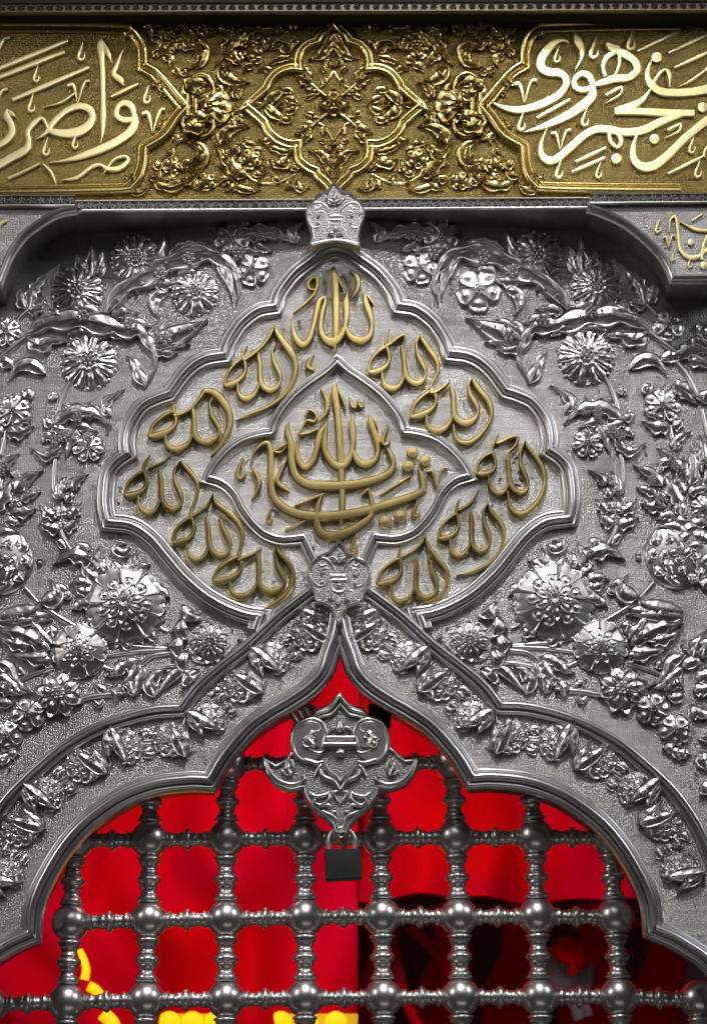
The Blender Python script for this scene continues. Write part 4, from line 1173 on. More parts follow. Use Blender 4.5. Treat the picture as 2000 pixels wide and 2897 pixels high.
leaves(t, ZP, [([(540, 560), (560, 620), (620, 650)], 44, 3, 2), ([(600, 540), (560, 580), (530, 640)], 34, 2, 2), ([(1000, 560), (980, 620), (920, 650)], 44, 3, 2), ([(940, 540), (980, 580), (1010, 640)], 34, 2, 2),
               ([(430, 850), (400, 790), (420, 720)], 26, 2, 1), ([(1106, 850), (1136, 790), (1116, 720)], 26, 2, 1), ([(765, 545), (765, 500), (765, 455)], 22, 0, 0)], D_)
tubes(t, ZP, [[(672, 582, 17), (866, 582, 17)], [(645, 626, 17), (880, 626, 17)]], D_ + 0.006, name='bar')
for x, y, r in ((768, 690, 36), (600, 545, 14), (936, 545, 14), (505, 855, 14), (1030, 855, 14), (590, 1020, 14), (948, 1020, 14), (745, 1240, 16), (790, 1240, 16)):
    px, py = ZP.p(x, y); place('bead', 'bead', 'relief', t, px, py, D_, r / ZP.s, 0.006)
for k in range(3):
    mb = MB(); tube(mb, ZP([(430 + 42 * k, 420 - 18 * k, 20), (470 + 42 * k, 480 - 18 * k, 20)]), 8, -0.03, 1.0); mb.build('hinge', M['ball'], t, 50)
mb = MB(); slab(mb, *ZP.p(965, 345), *ZP.p(1120, 480), -0.05, 0.03, 0.004, 8)
tag(mb.build('black_tape', M['dark'], None, 60), 'patch of black tape beside the pendant ornament under the right arch', 'tape')


# ------------------------------------------------------------------ gold frieze ornament
GM = 'gold'
cart = path([(-80, 165), (400, 168), (790, 178), (850, 198), (900, 255), (922, 330), (926, 430)], [(926, 430), (1000, 475), (1080, 560), (1140, 632), (1192, 690)],
            [(1192, 690), (1130, 760), (1050, 870), (925, 948)], [(925, 948), (918, 1050), (890, 1140), (840, 1198), (780, 1215), (400, 1225), (-80, 1232)], n=8)
PR_C = bead_profile(19, [(-7, 10, 0.011), (12, 5.5, 0.006)])
for tf, lb in ((lambda p: p, 'left'), (mirg, 'right')):
    t = thing('cartouche_frame', 'gold moulded frame of the %s cartouche ending in a point beside the bow knot' % lb, 'frame', P(*tf(ZA.p(700, 690)), GDp), 'cartouche frames')
    mb = MB(); pts = [tf(p) for p in ZA(cart)]
    sweep(mb, pts, [(-u, h) for u, h in reversed(PR_C)] if tf is mirg else PR_C, GDp, 0.005)
    mb.build('moulding', M['gold_mould'], t, 50)
    LV = [([(800, 215), (850, 230), (885, 290)], 30, 2, 1), ([(1000, 520), (1040, 560), (1075, 620)], 30, 2, 2), ([(1040, 630), (1075, 600), (1095, 585)], 16, 0, 0), ([(1000, 880), (1045, 830), (1075, 770)], 30, 2, 2),
          ([(790, 1185), (845, 1165), (885, 1110)], 30, 2, 1)]
    leaves(t, ZA, LV, GDp, GM, tf)
    # crescents along the outside of the frame
    CRS = [([(925, 170), (975, 180), (1000, 240)], 20, 0, 1), ([(975, 260), (1025, 265), (1035, 330)], 20, 0, 1), ([(1000, 380), (1020, 345), (1060, 360)], 20, 0, 1), ([(1050, 370), (1105, 390), (1090, 450)], 22, 0, 1), ([(1110, 450), (1150, 470), (1130, 510)], 18, 0, 1),
           ([(1110, 880), (1150, 900), (1135, 950)], 18, 0, 1), ([(1070, 1010), (1110, 990), (1095, 950)], 20, 0, 1), ([(1000, 1040), (1030, 1080), (1060, 1020)], 22, 0, 1), ([(960, 1150), (1020, 1140), (1030, 1080)], 22, 0, 1), ([(840, 1250), (920, 1240), (980, 1180)], 20, 0, 1)]
    leaves(t, ZA, CRS, GDp, GM, tf, name='crescent')
    # bow knot
    b = thing('bow_knot', 'gold bow knot with two loops at the point of the %s cartouche' % lb, 'ornament', P(*tf(ZA.p(1260, 690)), GDp), 'gold bow knots')
    BK = [[(1270, 640, 10), (1200, 620, 14), (1180, 580, 14), (1225, 520, 14), (1290, 488, 15), (1350, 510, 15), (1380, 570, 15), (1360, 630, 14), (1300, 665, 12)],
          [(1210, 560, 12), (1260, 540, 14), (1310, 560, 13), (1300, 600, 12), (1265, 590, 9)]]
    BKl = [[(p[0], 1382 - p[1], p[2]) for p in q] for q in BK]
    for q in BK + BKl:
        mb = MB(); tube(mb, [tf((p[0], p[1], p[2] * 1.25)) for p in ZA(q)], 5, GDp, 1.1, lift=0.003); mb.build('loop', M[GM], b, 60)
    mb = MB()
    for x in (1212, 1265):
        mb = MB(); tube(mb, [tf(p) for p in ZA([(x, 622, 26), (x, 760, 26)])], 9, GDp, 1.1, lift=0.003)
        mb.build('band', M['gold_mould'], b, 60)
    for a in (-1.1, -0.55, 0, 0.55, 1.1):
        x, y = ZA.p(1330, 700); x, y = tf((x, y))[:2]
        place('petal', 'round', GM, b, x, y, GDp, 78 if abs(a) < 0.9 else 58, 0.008, a if tf is not mirg else PI - a, 0.001, 1.0)
    x, y = tf(ZA.p(1410, 700))[:2]; place('bead', 'bead', GM, b, x, y, GDp, 9, 0.010)
    leaves(b, ZA, [([(1205, 590), (1265, 545), (1345, 560)], 50, 2, 2), ([(1205, 792), (1265, 837), (1345, 822)], 50, 2, 2), ([(1235, 620), (1300, 620), (1350, 590)], 34, 0, 1), ([(1235, 762), (1300, 762), (1350, 792)], 34, 0, 1), ([(1300, 690), (1340, 670), (1400, 690)], 26, 0, 1), ([(1300, 705), (1345, 725), (1400, 710)], 26, 0, 1)], GDp + 0.005, GM, tf)

# medallion of the frieze
t = thing('gold_medallion', 'lobed gold arabesque medallion in the middle of the frieze', 'medallion', P(944, 300, GDp))
GQ = [(790, 122), (745, 185), (700, 225), (678, 262)]
quarter = path([(790, 122), (745, 185), (700, 225), (676, 266)], [(676, 266), (620, 288), (572, 335), (556, 400), (560, 442)], [(560, 442), (500, 440), (425, 468), (372, 520), (345, 575)], [(345, 575), (280, 632), (203, 695)])
qn = ZB(quarter)
full = qn + [flipg(p) for p in reversed(qn)][1:]
ring = full + [mirg(p) for p in reversed(full)][1:-1]
ring = [(p[0], min(p[1], 536)) for p in ring]
mb = MB(); sweep(mb, ring, bead_profile(17, [(-5, 7.5, 0.010), (9, 7, 0.007)]), GDp, 0.005, closed=True)
mb.build('outline', M['gold_mould'], t, 50)
def four(fn):
    for fx in (0, 1):
        for fy in (0, 1):
            def tf(p, fx=fx, fy=fy):
                if fy: p = flipg(p)
                if fx: p = mirg(p)
                return p
            fn(tf, fx, fy)
def inner(tf, fx, fy):
    for q in ([(640, 545, 14), (690, 590, 15), (745, 632, 14)], [(672, 575, 9), (715, 555, 11), (755, 505, 11), (783, 460, 9)]):
        mb = MB(); tube(mb, [tf(p) for p in ZB(q)], 5, GDp, 1.1, lift=0.001); mb.build('stem', M['gold_mould'], t, 60)
    leaves(t, ZB, [([(640, 545), (590, 520), (530, 500)], 34, 3, 2), ([(620, 520), (600, 470), (560, 440)], 32, 2, 2), ([(640, 540), (620, 560), (600, 540)], 22, 0, 1),
                   ([(790, 265), (735, 335), (690, 375), (620, 390)], 26, 0, 2), ([(790, 215), (745, 280), (700, 320)], 16, 0, 1), ([(700, 330), (720, 370), (770, 390)], 16, 0, 1), ([(760, 430), (735, 400), (720, 390)], 16, 0, 1),
                   ([(350, 690), (385, 640), (440, 600), (440, 555)], 26, 0, 2), ([(440, 590), (500, 590), (525, 640)], 18, 0, 1), ([(470, 640), (520, 650), (570, 690)], 20, 0, 1), ([(250, 690), (300, 680), (350, 690)], 15, 0, 1), ([(600, 640), (640, 625), (690, 600)], 14, 0, 0), ([(740, 545), (720, 520), (715, 485)], 16, 0, 1), ([(700, 590), (660, 600), (620, 590)], 16, 0, 1), ([(735, 470), (715, 450), (690, 455)], 14, 0, 0)], GDp, GM, tf)
    for x, y, r in ((765, 350, 14), (760, 390, 12), (778, 310, 10), (450, 668, 14), (430, 690, 12), (500, 690, 12), (778, 430, 16)):
        place('bead', 'bead', GM, t, *tf(ZB.p(x, y))[:2], GDp, r / 2.28, 0.006, 0, 0.002)
four(inner)
for a in range(4):
    x, y = ZB.p(786, 676); place('petal', 'point', GM, t, x, y, GDp, 46, 0.009, a * PI / 2, 0.002, 1.5)
x, y = ZB.p(786, 676); place('bead', 'bead', 'steel', t, x, y, GDp, 6, 0.013)

CN = ('upper left', 'lower left', 'upper right', 'lower right')
def spray_inner(tf, fx, fy):
    nm = CN[fx * 2 + fy]
    t = thing('gold_spray', 'gold flower spray curling off the %s of the frieze medallion' % nm, 'relief', P(*tf(ZB.p(200, 300)), GDp), 'gold sprays round the medallion')
    for q in ([(545, 245, 12), (440, 192, 12), (330, 182, 12), (240, 222, 12), (205, 290, 10)], [(540, 220, 7), (545, 180, 8), (570, 150, 7)]):
        mb = MB(); tube(mb, [tf(p) for p in ZB(q)], 5, GDp, 1.1); mb.build('stem', M['gold_mould'], t, 60)
    leaves(t, ZB, [([(225, 215), (150, 265), (85, 345), (15, 442)], 44, 4, 3), ([(100, 340), (150, 390), (190, 432)], 34, 2, 1), ([(60, 425), (85, 495), (150, 535), (245, 542)], 34, 0, 3), ([(205, 300), (190, 250), (140, 220), (40, 290)], 22, 3, 2),
                   ([(170, 645), (165, 590), (235, 545)], 30, 2, 2), ([(545, 200), (560, 145), (632, 150)], 26, 2, 1), ([(525, 205), (500, 170), (475, 140)], 20, 0, 1), ([(505, 345), (440, 295), (368, 335)], 36, 2, 2), ([(440, 215), (415, 205), (380, 235)], 20, 0, 1),
                   ([(560, 265), (520, 290), (500, 365)], 20, 4, 3), ([(520, 375), (420, 395), (300, 455)], 20, 4, 3), ([(140, 165), (230, 135), (315, 140)], 20, 0, 2), ([(180, 175), (130, 150), (80, 130)], 20, 0, 1), ([(380, 470), (345, 450), (300, 465)], 18, 0, 0), ([(330, 250), (352, 295), (330, 345)], 22, 2, 1), ([(275, 430), (225, 440), (200, 485)], 20, 0, 1), ([(50, 185), (105, 205), (165, 175)], 28, 2, 1), ([(325, 390), (280, 398), (250, 428)], 20, 0, 1), ([(20, 560), (62, 600), (60, 665)], 24, 2, 1), ([(270, 255), (300, 235), (345, 240)], 18, 0, 1), ([(110, 590), (140, 560), (150, 520)], 20, 0, 1)], GDp, GM, tf)
    x, y = tf(ZB.p(250, 335))[:2]; flower(t, x, y, 34, 'round5', GDp, GM, RND.uniform(0, 6))
    for bx, by in ((150, 245), (100, 340), (95, 452)):
        x, y = tf(ZB.p(bx, by))[:2]; place('bead_flower', 'rosette5', GM, t, x, y, GDp, 15, 0.006, RND.uniform(0, 1), 0.006)
    place('bud', 'bead', GM, t, *tf(ZB.p(305, 183))[:2], GDp, 8, 0.008)
    place('bud', 'bead', GM, t, *tf(ZB.p(508, 392))[:2], GDp, 10, 0.009)
four(spray_inner)
def spray_outer(tf, fx, fy):
    nm = CN[fx * 2 + fy]
    t = thing('gold_spray', 'gold leaf and blossom spray beside the bow knot, %s of the frieze' % nm, 'relief', P(*tf(ZA.p(1200, 250)), GDp), 'gold sprays beside the bow knots')
    leaves(t, ZA, [([(990, 185), (1080, 152), (1200, 185), (1290, 262), (1350, 350)], 32, 4, 4), ([(1240, 290), (1310, 340), (1290, 420), (1190, 450)], 34, 0, 3), ([(1090, 240), (1120, 200), (1180, 180)], 26, 2, 2), ([(1230, 200), (1270, 170), (1300, 140)], 28, 2, 1), ([(1180, 260), (1210, 310), (1290, 300)], 30, 3, 2), ([(1180, 450), (1190, 480), (1220, 480)], 20, 0, 0)], GDp, GM, tf)
    for fx_, fy_, r, k in ((1335, 190, 30, 'round5'), (1115, 290, 30, 'round5')):
        x, y = tf(ZA.p(fx_, fy_))[:2]; flower(t, x, y, r, k, GDp, GM, RND.uniform(0, 6))
    for bx, by in ((1190, 190), (1252, 255), (1275, 330)):
        x, y = tf(ZA.p(bx, by))[:2]; place('bead_flower', 'rosette5', GM, t, x, y, GDp, 14, 0.006, RND.uniform(0, 1), 0.006)
four(spray_outer)


# ------------------------------------------------------------------ silver floral relief of the field (left half measured, right half its mirror)
def stems(t, zf, lst, tf, d=0.0, mat='relief'):
    for pts, r in lst:
        mb = MB(); tube(mb, [tf(p) for p in zf(pts)], r / zf.s, d, 1.1); mb.build('stem', M[mat], t, 60)


def beadset(t, zf, lst, tf, r, d=0.0, lift=0.006, mat='relief'):
    for x, y in lst:
        px, py = tf(zf.p(x, y))[:2]
        place('bead_flower', 'rosette', mat, t, px, py, d, r, 0.0055, RND.uniform(0, 1), lift)


def beads(t, zf, lst, tf, d=0.0, mat='relief', lift=0.003):
    for x, y, r in lst: place('bead', 'bead', mat, t, *tf(zf.p(x, y))[:2], d, r / zf.s, r / zf.s * 0.00045 + lift)


for side, tf in (('left', lambda p: p), ('right', mir)):
    L = side == 'left'
    def F(t, zf, x, y, r, kind, rot=0.0, hs=1.0):
        px, py = tf(zf.p(x, y))[:2]
        return flower(t, px, py, r / zf.s, kind, 0.0, 'relief', rot if L else PI - rot, hs)
    # --- top spray near the crown
    t = thing('silver_spray', 'small silver leaf and blossom spray beside the crown ornament on the %s' % side, 'relief', P(*tf((720, 700)), 0), 'silver sprays on the field')
    F(t, ZD, 1495, 300, 118, 'round7', 0.2); F(t, ZF, 55, 850, 165, 'round5', 0.5); F(t, ZD, 1560, 400, 60, 'round5', 0.1)
    leaves(t, ZF, [([(-110, 560), (40, 525), (190, 515), (330, 555), (440, 605)], 62, 4, 4), ([(450, 610), (405, 510), (520, 412)], 46, 3, 2), ([(60, 640), (140, 660), (225, 692)], 40, 2, 2), ([(90, 520), (110, 470), (120, 440)], 26, 0, 1), ([(-20, 700), (40, 690), (110, 720)], 40, 2, 2), ([(-90, 480), (-30, 430), (40, 440)], 40, 2, 2)], 0.0, 'relief', tf)
    beadset(t, ZF, [(150, 565), (60, 580)], tf, 15, 0.0, 0.008)
    beads(t, ZF, [(230, 560, 20), (270, 575, 16), (310, 585, 14), (205, 535, 14)], tf, lift=0.008)
    # --- upper corner spray
    t = thing('silver_spray', 'large silver spray of daisies and horned leaves in the upper %s corner' % side, 'relief', P(*tf((260, 830)), 0), 'silver sprays on the field')
    F(t, ZD, 500, 630, 168, 'daisy'); F(t, ZD, 880, 425, 165, 'daisy', 0.1)
    F(t, ZD, 1262, 640, 152, 'daisy' if L else 'round5', 0.3); F(t, ZD, 575, 1085, 182, 'daisy', 0.05); F(t, ZD, 45, 890, 110, 'round7' if L else 'round5', 0.2)
    leaves(t, ZD, [([(675, 800), (760, 660), (880, 560), (1020, 490), (1180, 420), (1330, 395), (1440, 430), (1520, 520), (1545, 620), (1520, 725)], 66, 5, 7),
                   ([(1300, 400), (1400, 420), (1450, 500), (1490, 600), (1500, 700)], 34, 0, 3),
                   ([(170, 920), (290, 845), (450, 820), (620, 840), (780, 880), (900, 890), (975, 980), (1010, 1090), (945, 1248)], 62, 6, 7),
                   ([(180, 940), (260, 985), (350, 950), (450, 965)], 46, 3, 3), ([(300, 800), (380, 790), (470, 860)], 40, 3, 2), ([(440, 920), (530, 900), (640, 910)], 44, 3, 2), ([(630, 890), (730, 900), (810, 955)], 40, 2, 2),
                   ([(985, 975), (1100, 930), (1220, 880), (1345, 815)], 52, 0, 4), ([(990, 990), (1100, 980), (1230, 975)], 38, 3, 2), ([(1000, 1010), (1070, 1030), (1150, 1030)], 34, 2, 2), ([(980, 940), (1020, 880), (1070, 830)], 34, 0, 2), ([(1050, 920), (1100, 860), (1150, 830)], 32, 0, 1),
                   ([(945, 1250), (895, 1160), (870, 1090), (822, 1045)], 36, 2, 2), ([(800, 850), (880, 830), (985, 870)], 40, 2, 2), ([(720, 800), (800, 770), (900, 770)], 36, 3, 2),
                   ([(1090, 640), (1015, 665), (1000, 735), (1035, 805)], 32, 0, 2), ([(1000, 590), (1080, 590), (1160, 580)], 40, 3, 2), ([(1150, 530), (1220, 510), (1280, 520)], 34, 2, 1),
                   ([(570, 540), (520, 460), (498, 395)], 36, 3, 2), ([(595, 540), (595, 440), (590, 295)], 36, 3, 3), ([(620, 540), (650, 450), (668, 365)], 34, 3, 2), ([(600, 540), (660, 500), (690, 460)], 26, 0, 1),
                   ([(170, 745), (140, 680), (135, 605)], 38, 2, 2), ([(195, 750), (215, 650), (270, 570), (390, 458)], 40, 5, 4), ([(180, 760), (250, 740), (305, 715)], 40, 2, 2), ([(200, 720), (210, 670), (230, 630)], 30, 0, 1),
                   ([(300, 1165), (205, 1105), (115, 1125), (60, 1215)], 38, 0, 3), ([(945, 480), (1030, 380), (1075, 258)], 42, 3, 3), ([(1090, 410), (1200, 345), (1342, 318)], 34, 4, 2), ([(640, 780), (560, 740), (430, 735)], 36, 4, 2), ([(880, 460), (930, 480), (960, 440)], 34, 2, 1),
                   ([(0, 1080), (60, 1095), (100, 1130)], 36, 0, 1)], 0.0, 'relief', tf, 1.15)
    stems(t, ZD, [([(-10, 1065), (90, 985), (190, 905)], 22), ([(190, 740), (130, 800), (90, 850)], 17)], tf)
    beadset(t, ZD, [(540, 800), (852, 850), (1220, 425), (1040, 525), (1072, 940), (1540, 395)], tf, 21, 0.0, 0.010)
    beads(t, ZD, [(830, 645, 18), (765, 690, 14), (920, 585, 18), (885, 640, 12), (720, 735, 10), (1110, 500, 16), (1160, 880, 14), (1190, 900, 13), (1225, 885, 15), (1250, 880, 15), (610, 820, 14), (470, 790, 14), (1300, 430, 14), (1075, 450, 14), (250, 850, 12), (280, 830, 12)], tf, lift=0.009)
    # --- middle edge spray
    t = thing('silver_spray', 'tall silver stem with a drooping blossom and a bud along the %s of the medallion' % side, 'relief', P(*tf((170, 1380)), 0), 'silver sprays on the field')
    stems(t, ZJ, [([(640, -60), (600, 10), (540, 170), (500, 340)], 24), ([(505, 640), (490, 760), (490, 900), (520, 1000)], 24), ([(555, 1270), (600, 1380), (645, 1475)], 24)], tf)
    F(t, ZJ, 805, 535, 150, 'round7', 0.2)
    leaves(t, ZJ, [([(490, 330), (620, 240), (780, 215), (900, 255), (1020, 358)], 66, 4, 4), ([(560, 220), (690, 190), (760, 165), (825, 120)], 38, 2, 2), ([(1010, 250), (950, 170), (1030, 70), (1135, 8)], 46, 3, 3), ([(480, 330), (420, 300), (440, 240)], 40, 2, 1),
                   ([(700, 370), (650, 470), (600, 640)], 58, 3, 3), ([(560, 540), (420, 620), (285, 545)], 48, 3, 2), ([(560, 500), (490, 580), (460, 665)], 44, 2, 2), ([(640, 360), (760, 350), (890, 395)], 46, 3, 2), ([(480, 420), (420, 450), (390, 500)], 40, 2, 1), ([(470, 350), (540, 370), (700, 400)], 46, 3, 2), ([(590, 250), (620, 180), (580, 140)], 30, 0, 1),
                   ([(490, 110), (480, 60), (470, 20)], 34, 0, 1), ([(655, 930), (690, 850), (808, 775)], 46, 3, 3), ([(570, 940), (570, 860), (595, 790)], 40, 2, 2), ([(540, 1010), (530, 920), (535, 830)], 44, 2, 2), ([(600, 1030), (640, 970), (660, 930)], 40, 2, 1),
                   ([(530, 1170), (430, 1120), (375, 1040)], 52, 3, 2), ([(630, 1170), (690, 1100), (745, 1035)], 50, 3, 2), ([(570, 1190), (560, 1110), (570, 1030)], 66, 2, 2), ([(550, 1280), (450, 1260), (358, 1215)], 58, 2, 2), ([(580, 1280), (650, 1240), (720, 1185)], 58, 2, 2), ([(560, 1270), (570, 1210), (560, 1160)], 44, 0, 1),
                   ([(600, 1450), (550, 1390), (490, 1375)], 34, 0, 1)], 0.0, 'relief', tf)
    beadset(t, ZJ, [(712, 275), (512, 480), (585, 435), (800, 455)], tf, 17, 0.0, 0.010)
    beads(t, ZJ, [(790, 265, 24), (830, 262, 24), (545, 985, 36), (655, 905, 26), (560, 1130, 26)], tf, lift=0.009)
    # --- outer edge spray
    t = thing('silver_spray', 'silver lotus blossom and acanthus leaves cut by the %s edge of the picture' % side, 'relief', P(*tf((40, 1400)), 0), 'silver sprays on the field')
    F(t, ZJ, 130, 210, 175, 'round7', 0.4)
    leaves(t, ZJ, [([(230, 90), (260, 40), (230, 10)], 46, 0, 1), ([(60, 400), (190, 400), (315, 345)], 66, 3, 2), ([(40, 400), (-20, 380), (-60, 330)], 50, 2, 1), ([(100, 300), (220, 290), (290, 260)], 40, 2, 1),
                   ([(-30, 780), (60, 680), (185, 590)], 62, 3, 2), ([(140, 930), (230, 830), (395, 745)], 60, 2, 3), ([(190, 1010), (280, 970), (375, 940)], 42, 2, 1), ([(100, 1130), (230, 1120), (335, 1090)], 60, 3, 2), ([(-40, 1120), (50, 960), (110, 830)], 70, 3, 3), ([(130, 800), (150, 770), (165, 735)], 40, 0, 1), ([(-60, 1000), (-10, 900), (10, 760)], 60, 3, 2), ([(40, 1200), (120, 1200), (200, 1240)], 46, 2, 1)], 0.0, 'relief', tf)
    stems(t, ZJ, [([(60, 390), (45, 480), (15, 600)], 24)], tf)
    F(t, ZJ, 148, 1042, 62, 'round5', 0.2, 1.6)
    beadset(t, ZJ, [(40, 690), (240, 890), (20, 770)], tf, 15, 0.0, 0.010)
    # pomegranate
    px, py = tf(ZK.p(-5, 195))[:2]
    mb = MB(); bump_disc(mb, px, py, 100, 0.0095, 0.0, 30, 8); g = mb.build('pomegranate', M['relief'], t, 60)
    sg = 1 if L else -1
    rp = random.Random(5)
    for n_, fr, w_ in ((10, 0.80, 17), (7, 0.50, 17), (4, 0.22, 14)):
        for i in range(n_):
            a_ = 2 * PI * i / n_ + rp.uniform(-0.2, 0.2); tw = rp.uniform(-1.3, 1.3)
            q = [(px + sg * 100 * (fr + e * 0.22) * math.cos(a_ + e * 0.5 * tw), py + 100 * (fr + e * 0.22) * math.sin(a_ + e * 0.5 * tw)) for e in (-0.7, 0.0, 0.75)]
            mb = MB(); leaf_mesh(mb, q, w_ * rp.uniform(0.8, 1.15), 0.0068, 0.0, rp.choice((0, 2, 3)), 0.3, 2, lift=0.0095 * math.sqrt(max(0.05, 1 - fr * fr)) - 0.0015)
            mb.build('pomegranate_leaf', M['relief'], t, 65)
    place('bead_flower', 'rosette', 'relief', t, px, py, 0.0, 20, 0.006, 0.2, 0.0095)
    for bx, by in ((262, 190), (262, 215), (182, 225), (30, 350)):
        x, y = tf(ZK.p(bx, by))[:2]; place('bead', 'bead', 'relief', t, x, y, 0.0, 9, 0.007, 0, 0.004 if bx < 200 else 0)
    # --- lower spray
    t = thing('silver_spray', 'rich silver bouquet with a great dahlia and pointed blossoms at lower %s' % side, 'relief', P(*tf((300, 1800)), 0), 'silver sprays on the field')
    F(t, ZK, 808, 488, 262, 'dahlia'); F(t, ZK, 515, 782, 182, 'dahlia2', 0.2); F(t, ZK, 1355, 735, 140, 'small12', 0.1)
    F(t, ZK, 380, 1060, 168, 'point8', 0.25); F(t, ZK, 185, 1190, 118, 'round5', 0.6, 1.2); F(t, ZQ, 45, 415, 112, 'round5', 0.2, 1.2)
    leaves(t, ZK, [([(640, 250), (540, 180), (440, 170), (345, 232)], 54, 3, 3), ([(560, 260), (610, 190), (650, 108)], 46, 3, 2), ([(680, 290), (650, 240), (640, 190)], 46, 2, 2), ([(600, 360), (530, 340), (452, 352)], 46, 2, 2), ([(640, 320), (580, 290), (520, 220)], 46, 2, 2), ([(720, 300), (690, 220), (700, 160)], 40, 2, 2), ([(500, 150), (540, 110), (600, 150)], 40, 2, 1), ([(600, 400), (540, 400), (480, 370)], 40, 2, 1),
                   ([(770, 290), (750, 240), (728, 195)], 34, 0, 1), ([(845, 290), (850, 230), (885, 130)], 36, 2, 2), ([(850, 280), (840, 240), (840, 190)], 34, 0, 1), ([(870, 300), (910, 250), (972, 222)], 40, 2, 2), ([(850, 120), (800, 150), (750, 125), (760, 95), (820, 95)], 26, 0, 2),
                   ([(600, 470), (530, 480), (465, 525)], 44, 2, 2), ([(620, 550), (590, 600), (560, 580)], 36, 0, 1), ([(1010, 420), (1050, 400), (1100, 445)], 44, 2, 2), ([(1010, 510), (1050, 500), (1075, 520)], 30, 0, 1), ([(960, 660), (1000, 690), (1015, 680)], 30, 0, 1), ([(800, 700), (830, 750), (860, 745)], 30, 0, 1),
                   ([(1000, 1085), (975, 1000), (1020, 930), (1075, 905)], 40, 0, 2), ([(1180, 900), (1100, 960), (1000, 1080)], 30, 0, 2), ([(905, 840), (800, 880), (745, 930), (680, 950)], 40, 3, 3), ([(905, 860), (860, 940), (790, 1000)], 44, 3, 2), ([(935, 880), (900, 980), (875, 1085)], 44, 3, 2), ([(820, 960), (850, 1030), (880, 1090)], 34, 2, 1), ([(800, 1010), (760, 1050), (750, 1120)], 40, 3, 1), ([(690, 1040), (650, 1020), (608, 990)], 26, 0, 1),
                   ([(330, 780), (200, 700), (90, 660), (-20, 650)], 60, 4, 4), ([(340, 740), (260, 660), (200, 580)], 42, 2, 2), ([(350, 710), (335, 650), (320, 610)], 36, 0, 1), ([(330, 820), (230, 830), (70, 800)], 52, 3, 3), ([(340, 840), (280, 850), (200, 845)], 44, 2, 2), ([(310, 770), (220, 740), (170, 700)], 40, 2, 2), ([(200, 750), (100, 740), (0, 700)], 46, 3, 2),
                   ([(265, 470), (345, 450), (375, 390), (325, 315)], 44, 0, 3), ([(-20, 570), (130, 545), (230, 520), (280, 460)], 46, 0, 3), ([(-20, 600), (150, 585), (345, 585)], 42, 0, 3), ([(370, 430), (400, 380), (450, 400)], 30, 0, 1), ([(430, 390), (440, 430), (400, 440)], 22, 0, 0), ([(180, 560), (260, 560), (330, 540)], 36, 0, 1),
                   ([(-20, 850), (60, 890), (110, 980), (215, 1055)], 36, 0, 4), ([(-20, 930), (60, 980), (120, 1040), (200, 1060)], 40, 3, 3), ([(-20, 1010), (60, 1040), (130, 1070)], 40, 3, 2), ([(-20, 1110), (50, 1120), (100, 1110)], 30, 0, 1), ([(160, 930), (130, 900), (110, 890)], 22, 0, 0), ([(600, 1100), (640, 1130), (665, 1100), (640, 1085)], 15, 0, 0)], 0.0, 'relief', tf, 1.05)
    # spade buds
    for x, y, a in ((1215, 560, -0.9), (1160, 650, -0.2), (1130, 755, 0.1), (1165, 845, 0.2), (1215, 940, 0.8)):
        ca, sa_ = math.cos(a), math.sin(a)
        q = [(x - 52 * ca, y - 52 * sa_), (x - 10 * ca, y - 10 * sa_), (x + 30 * ca, y + 30 * sa_), (x + 55 * ca, y + 55 * sa_)]
        leaves(t, ZK, [(list(reversed(q)), 58, 0, 1)], 0.0, 'relief', tf, 1.1, 'spade_bud')
        b0 = tf(ZK.p(x, y))[:2]; place('bead', 'bead', 'relief', t, *b0, 0.0, 7, 0.009)
    mb = MB(); poly_prism(mb, [tf(p)[:2] for p in [ZK.p(*q) for q in cr([(1250, 640), (1330, 600), (1440, 630), (1520, 690), (1510, 750), (1430, 820), (1340, 860), (1250, 840), (1215, 740)], 5, True)]], 0.003, 0.0)
    mb.build('backing_plate', M['plate'], t, 30)
    stems(t, ZK, [([(690, 722), (860, 750), (1085, 765)], 15), ([(690, 812), (880, 785), (1085, 772)], 15), ([(895, 885), (980, 815), (1100, 795)], 17), ([(940, 905), (1060, 880), (1180, 868)], 15), ([(670, 880), (720, 900), (770, 898)], 15), ([(900, 1012), (980, 998), (1000, 995)], 19), ([(1050, 972), (1120, 935), (1190, 895)], 19),
                   ([(530, 1092), (620, 1072), (720, 1062)], 21), ([(165, 375), (205, 420), (250, 470)], 20), ([(305, 510), (390, 565), (490, 622)], 20), ([(110, 978), (220, 930), (345, 888)], 17), ([(1010, 605), (1050, 640), (1085, 655)], 15), ([(390, 10), (420, 70), (460, 130)], 20)], tf)
    beadset(t, ZK, [(575, 180), (265, 720), (100, 570), (60, 1020)], tf, 13, 0.0, 0.010)
    beads(t, ZK, [(490, 185, 14), (600, 260, 18), (680, 275, 14), (1550, 705, 18), (770, 840, 16), (1000, 735, 12), (1500, 650, 8), (30, 545, 14), (150, 555, 14), (95, 1050, 14), (15, 1000, 14)], tf, lift=0.007)
    # tail sprig below the small blossoms
    leaves(t, ZQ, [([(20, 530), (30, 570), (10, 620)], 34, 0, 2), ([(-20, 540), (-10, 580), (-30, 610)], 34, 0, 1), ([(60, 540), (90, 530), (130, 540)], 30, 0, 1)], 0.0, 'relief', tf)

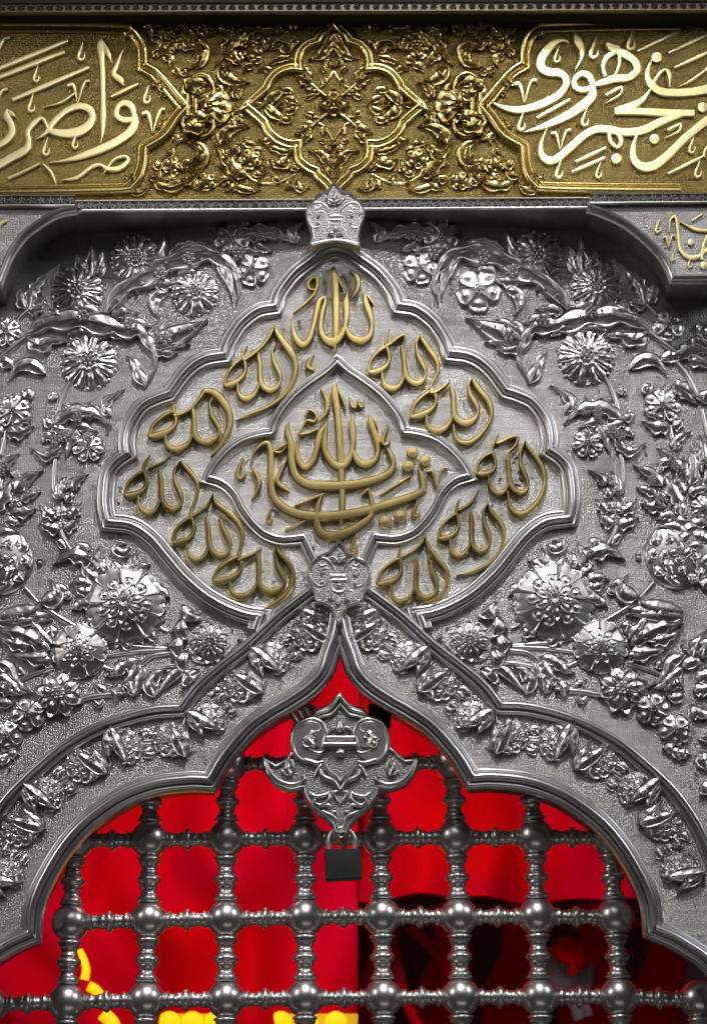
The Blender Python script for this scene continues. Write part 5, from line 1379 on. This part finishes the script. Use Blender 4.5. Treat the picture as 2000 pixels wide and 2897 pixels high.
# --- leaves at the right edge that the photograph shows beyond the mirrored part
t = thing('silver_spray', 'silver leaves and a bead blossom cut by the right edge beside the pomegranate', 'relief', P(1970, 1300, 0), 'silver sprays on the field')
idt = lambda p: p
leaves(t, ZE, [([(1400, 1060), (1480, 1015), (1640, 1020)], 48, 4, 3), ([(1470, 1080), (1560, 1090), (1660, 1130)], 40, 2, 2), ([(1490, 930), (1560, 960), (1660, 1010)], 42, 2, 2), ([(1370, 1235), (1440, 1260), (1540, 1320)], 44, 3, 3), ([(1540, 900), (1580, 860), (1640, 850)], 40, 2, 1), ([(1560, 1340), (1600, 1290), (1660, 1270)], 40, 2, 1), ([(1300, 1080), (1420, 1040), (1500, 1050)], 30, 0, 2)], 0.0, 'relief', None, 1.1)
stems(t, ZE, [([(1390, 1080), (1470, 1180), (1540, 1330)], 20)], idt)
leaves(t, ZO, [([(1300, -10), (1400, 60), (1510, 160)], 52, 3, 3), ([(1300, 560), (1325, 460), (1445, 395)], 46, 2, 2), ([(1510, 40), (1560, 100), (1640, 110)], 46, 2, 2), ([(1330, 880), (1390, 760), (1380, 620)], 60, 3, 3), ([(1430, 880), (1470, 700), (1440, 530)], 62, 2, 3), ([(1540, 760), (1560, 600), (1525, 425)], 66, 3, 3), ([(1160, 700), (1250, 660), (1340, 760)], 46, 2, 2), ([(1350, 1160), (1345, 1060), (1330, 920)], 44, 0, 1), ([(1640, 900), (1600, 800), (1640, 700)], 60, 2, 2), ([(1420, 960), (1500, 920), (1640, 900)], 46, 2, 2), ([(1430, 1230), (1540, 1220), (1660, 1240)], 56, 3, 2), ([(1300, 1190), (1380, 1200), (1480, 1230)], 40, 2, 1)], 0.0, 'relief', None, 1.1)
stems(t, ZO, [([(1545, 190), (1570, 300), (1600, 430)], 22)], idt)
px, py = ZO.p(1555, 1080); flower(t, px, py, 40, 'round7', 0.0)
beadset(t, ZO, [(1350, 755), (1160, 1010), (1575, 680)], idt, 17, 0.0, 0.010)
t = thing('silver_spray', 'silver leaves cut by the right edge below the pomegranate', 'relief', P(1970, 1850, 0), 'silver sprays on the field')
leaves(t, ZM, [([(1500, 830), (1530, 740), (1590, 640)], 48, 3, 2), ([(1560, 830), (1590, 740), (1650, 690)], 48, 3, 2), ([(1480, 1190), (1540, 1180), (1640, 1230)], 44, 2, 2), ([(1520, 960), (1590, 940), (1680, 960)], 48, 3, 2), ([(1500, 1040), (1580, 1030), (1680, 1060)], 46, 3, 2), ([(1430, 880), (1510, 850), (1560, 870)], 36, 0, 2), ([(1560, 380), (1600, 340), (1680, 330)], 44, 2, 1)], 0.0, 'relief', None, 1.1)
leaves(t, ZR, [([(1550, 520), (1575, 590), (1640, 650)], 40, 0, 2), ([(1550, 740), (1590, 760), (1660, 800)], 40, 0, 2), ([(1570, 400), (1600, 440), (1660, 450)], 40, 2, 1)], 0.0, 'relief', None, 1.1)
beads(t, ZM, [(1530, 800, 16), (1545, 740, 12), (1560, 1000, 14), (1430, 1000, 14)], idt, lift=0.007)
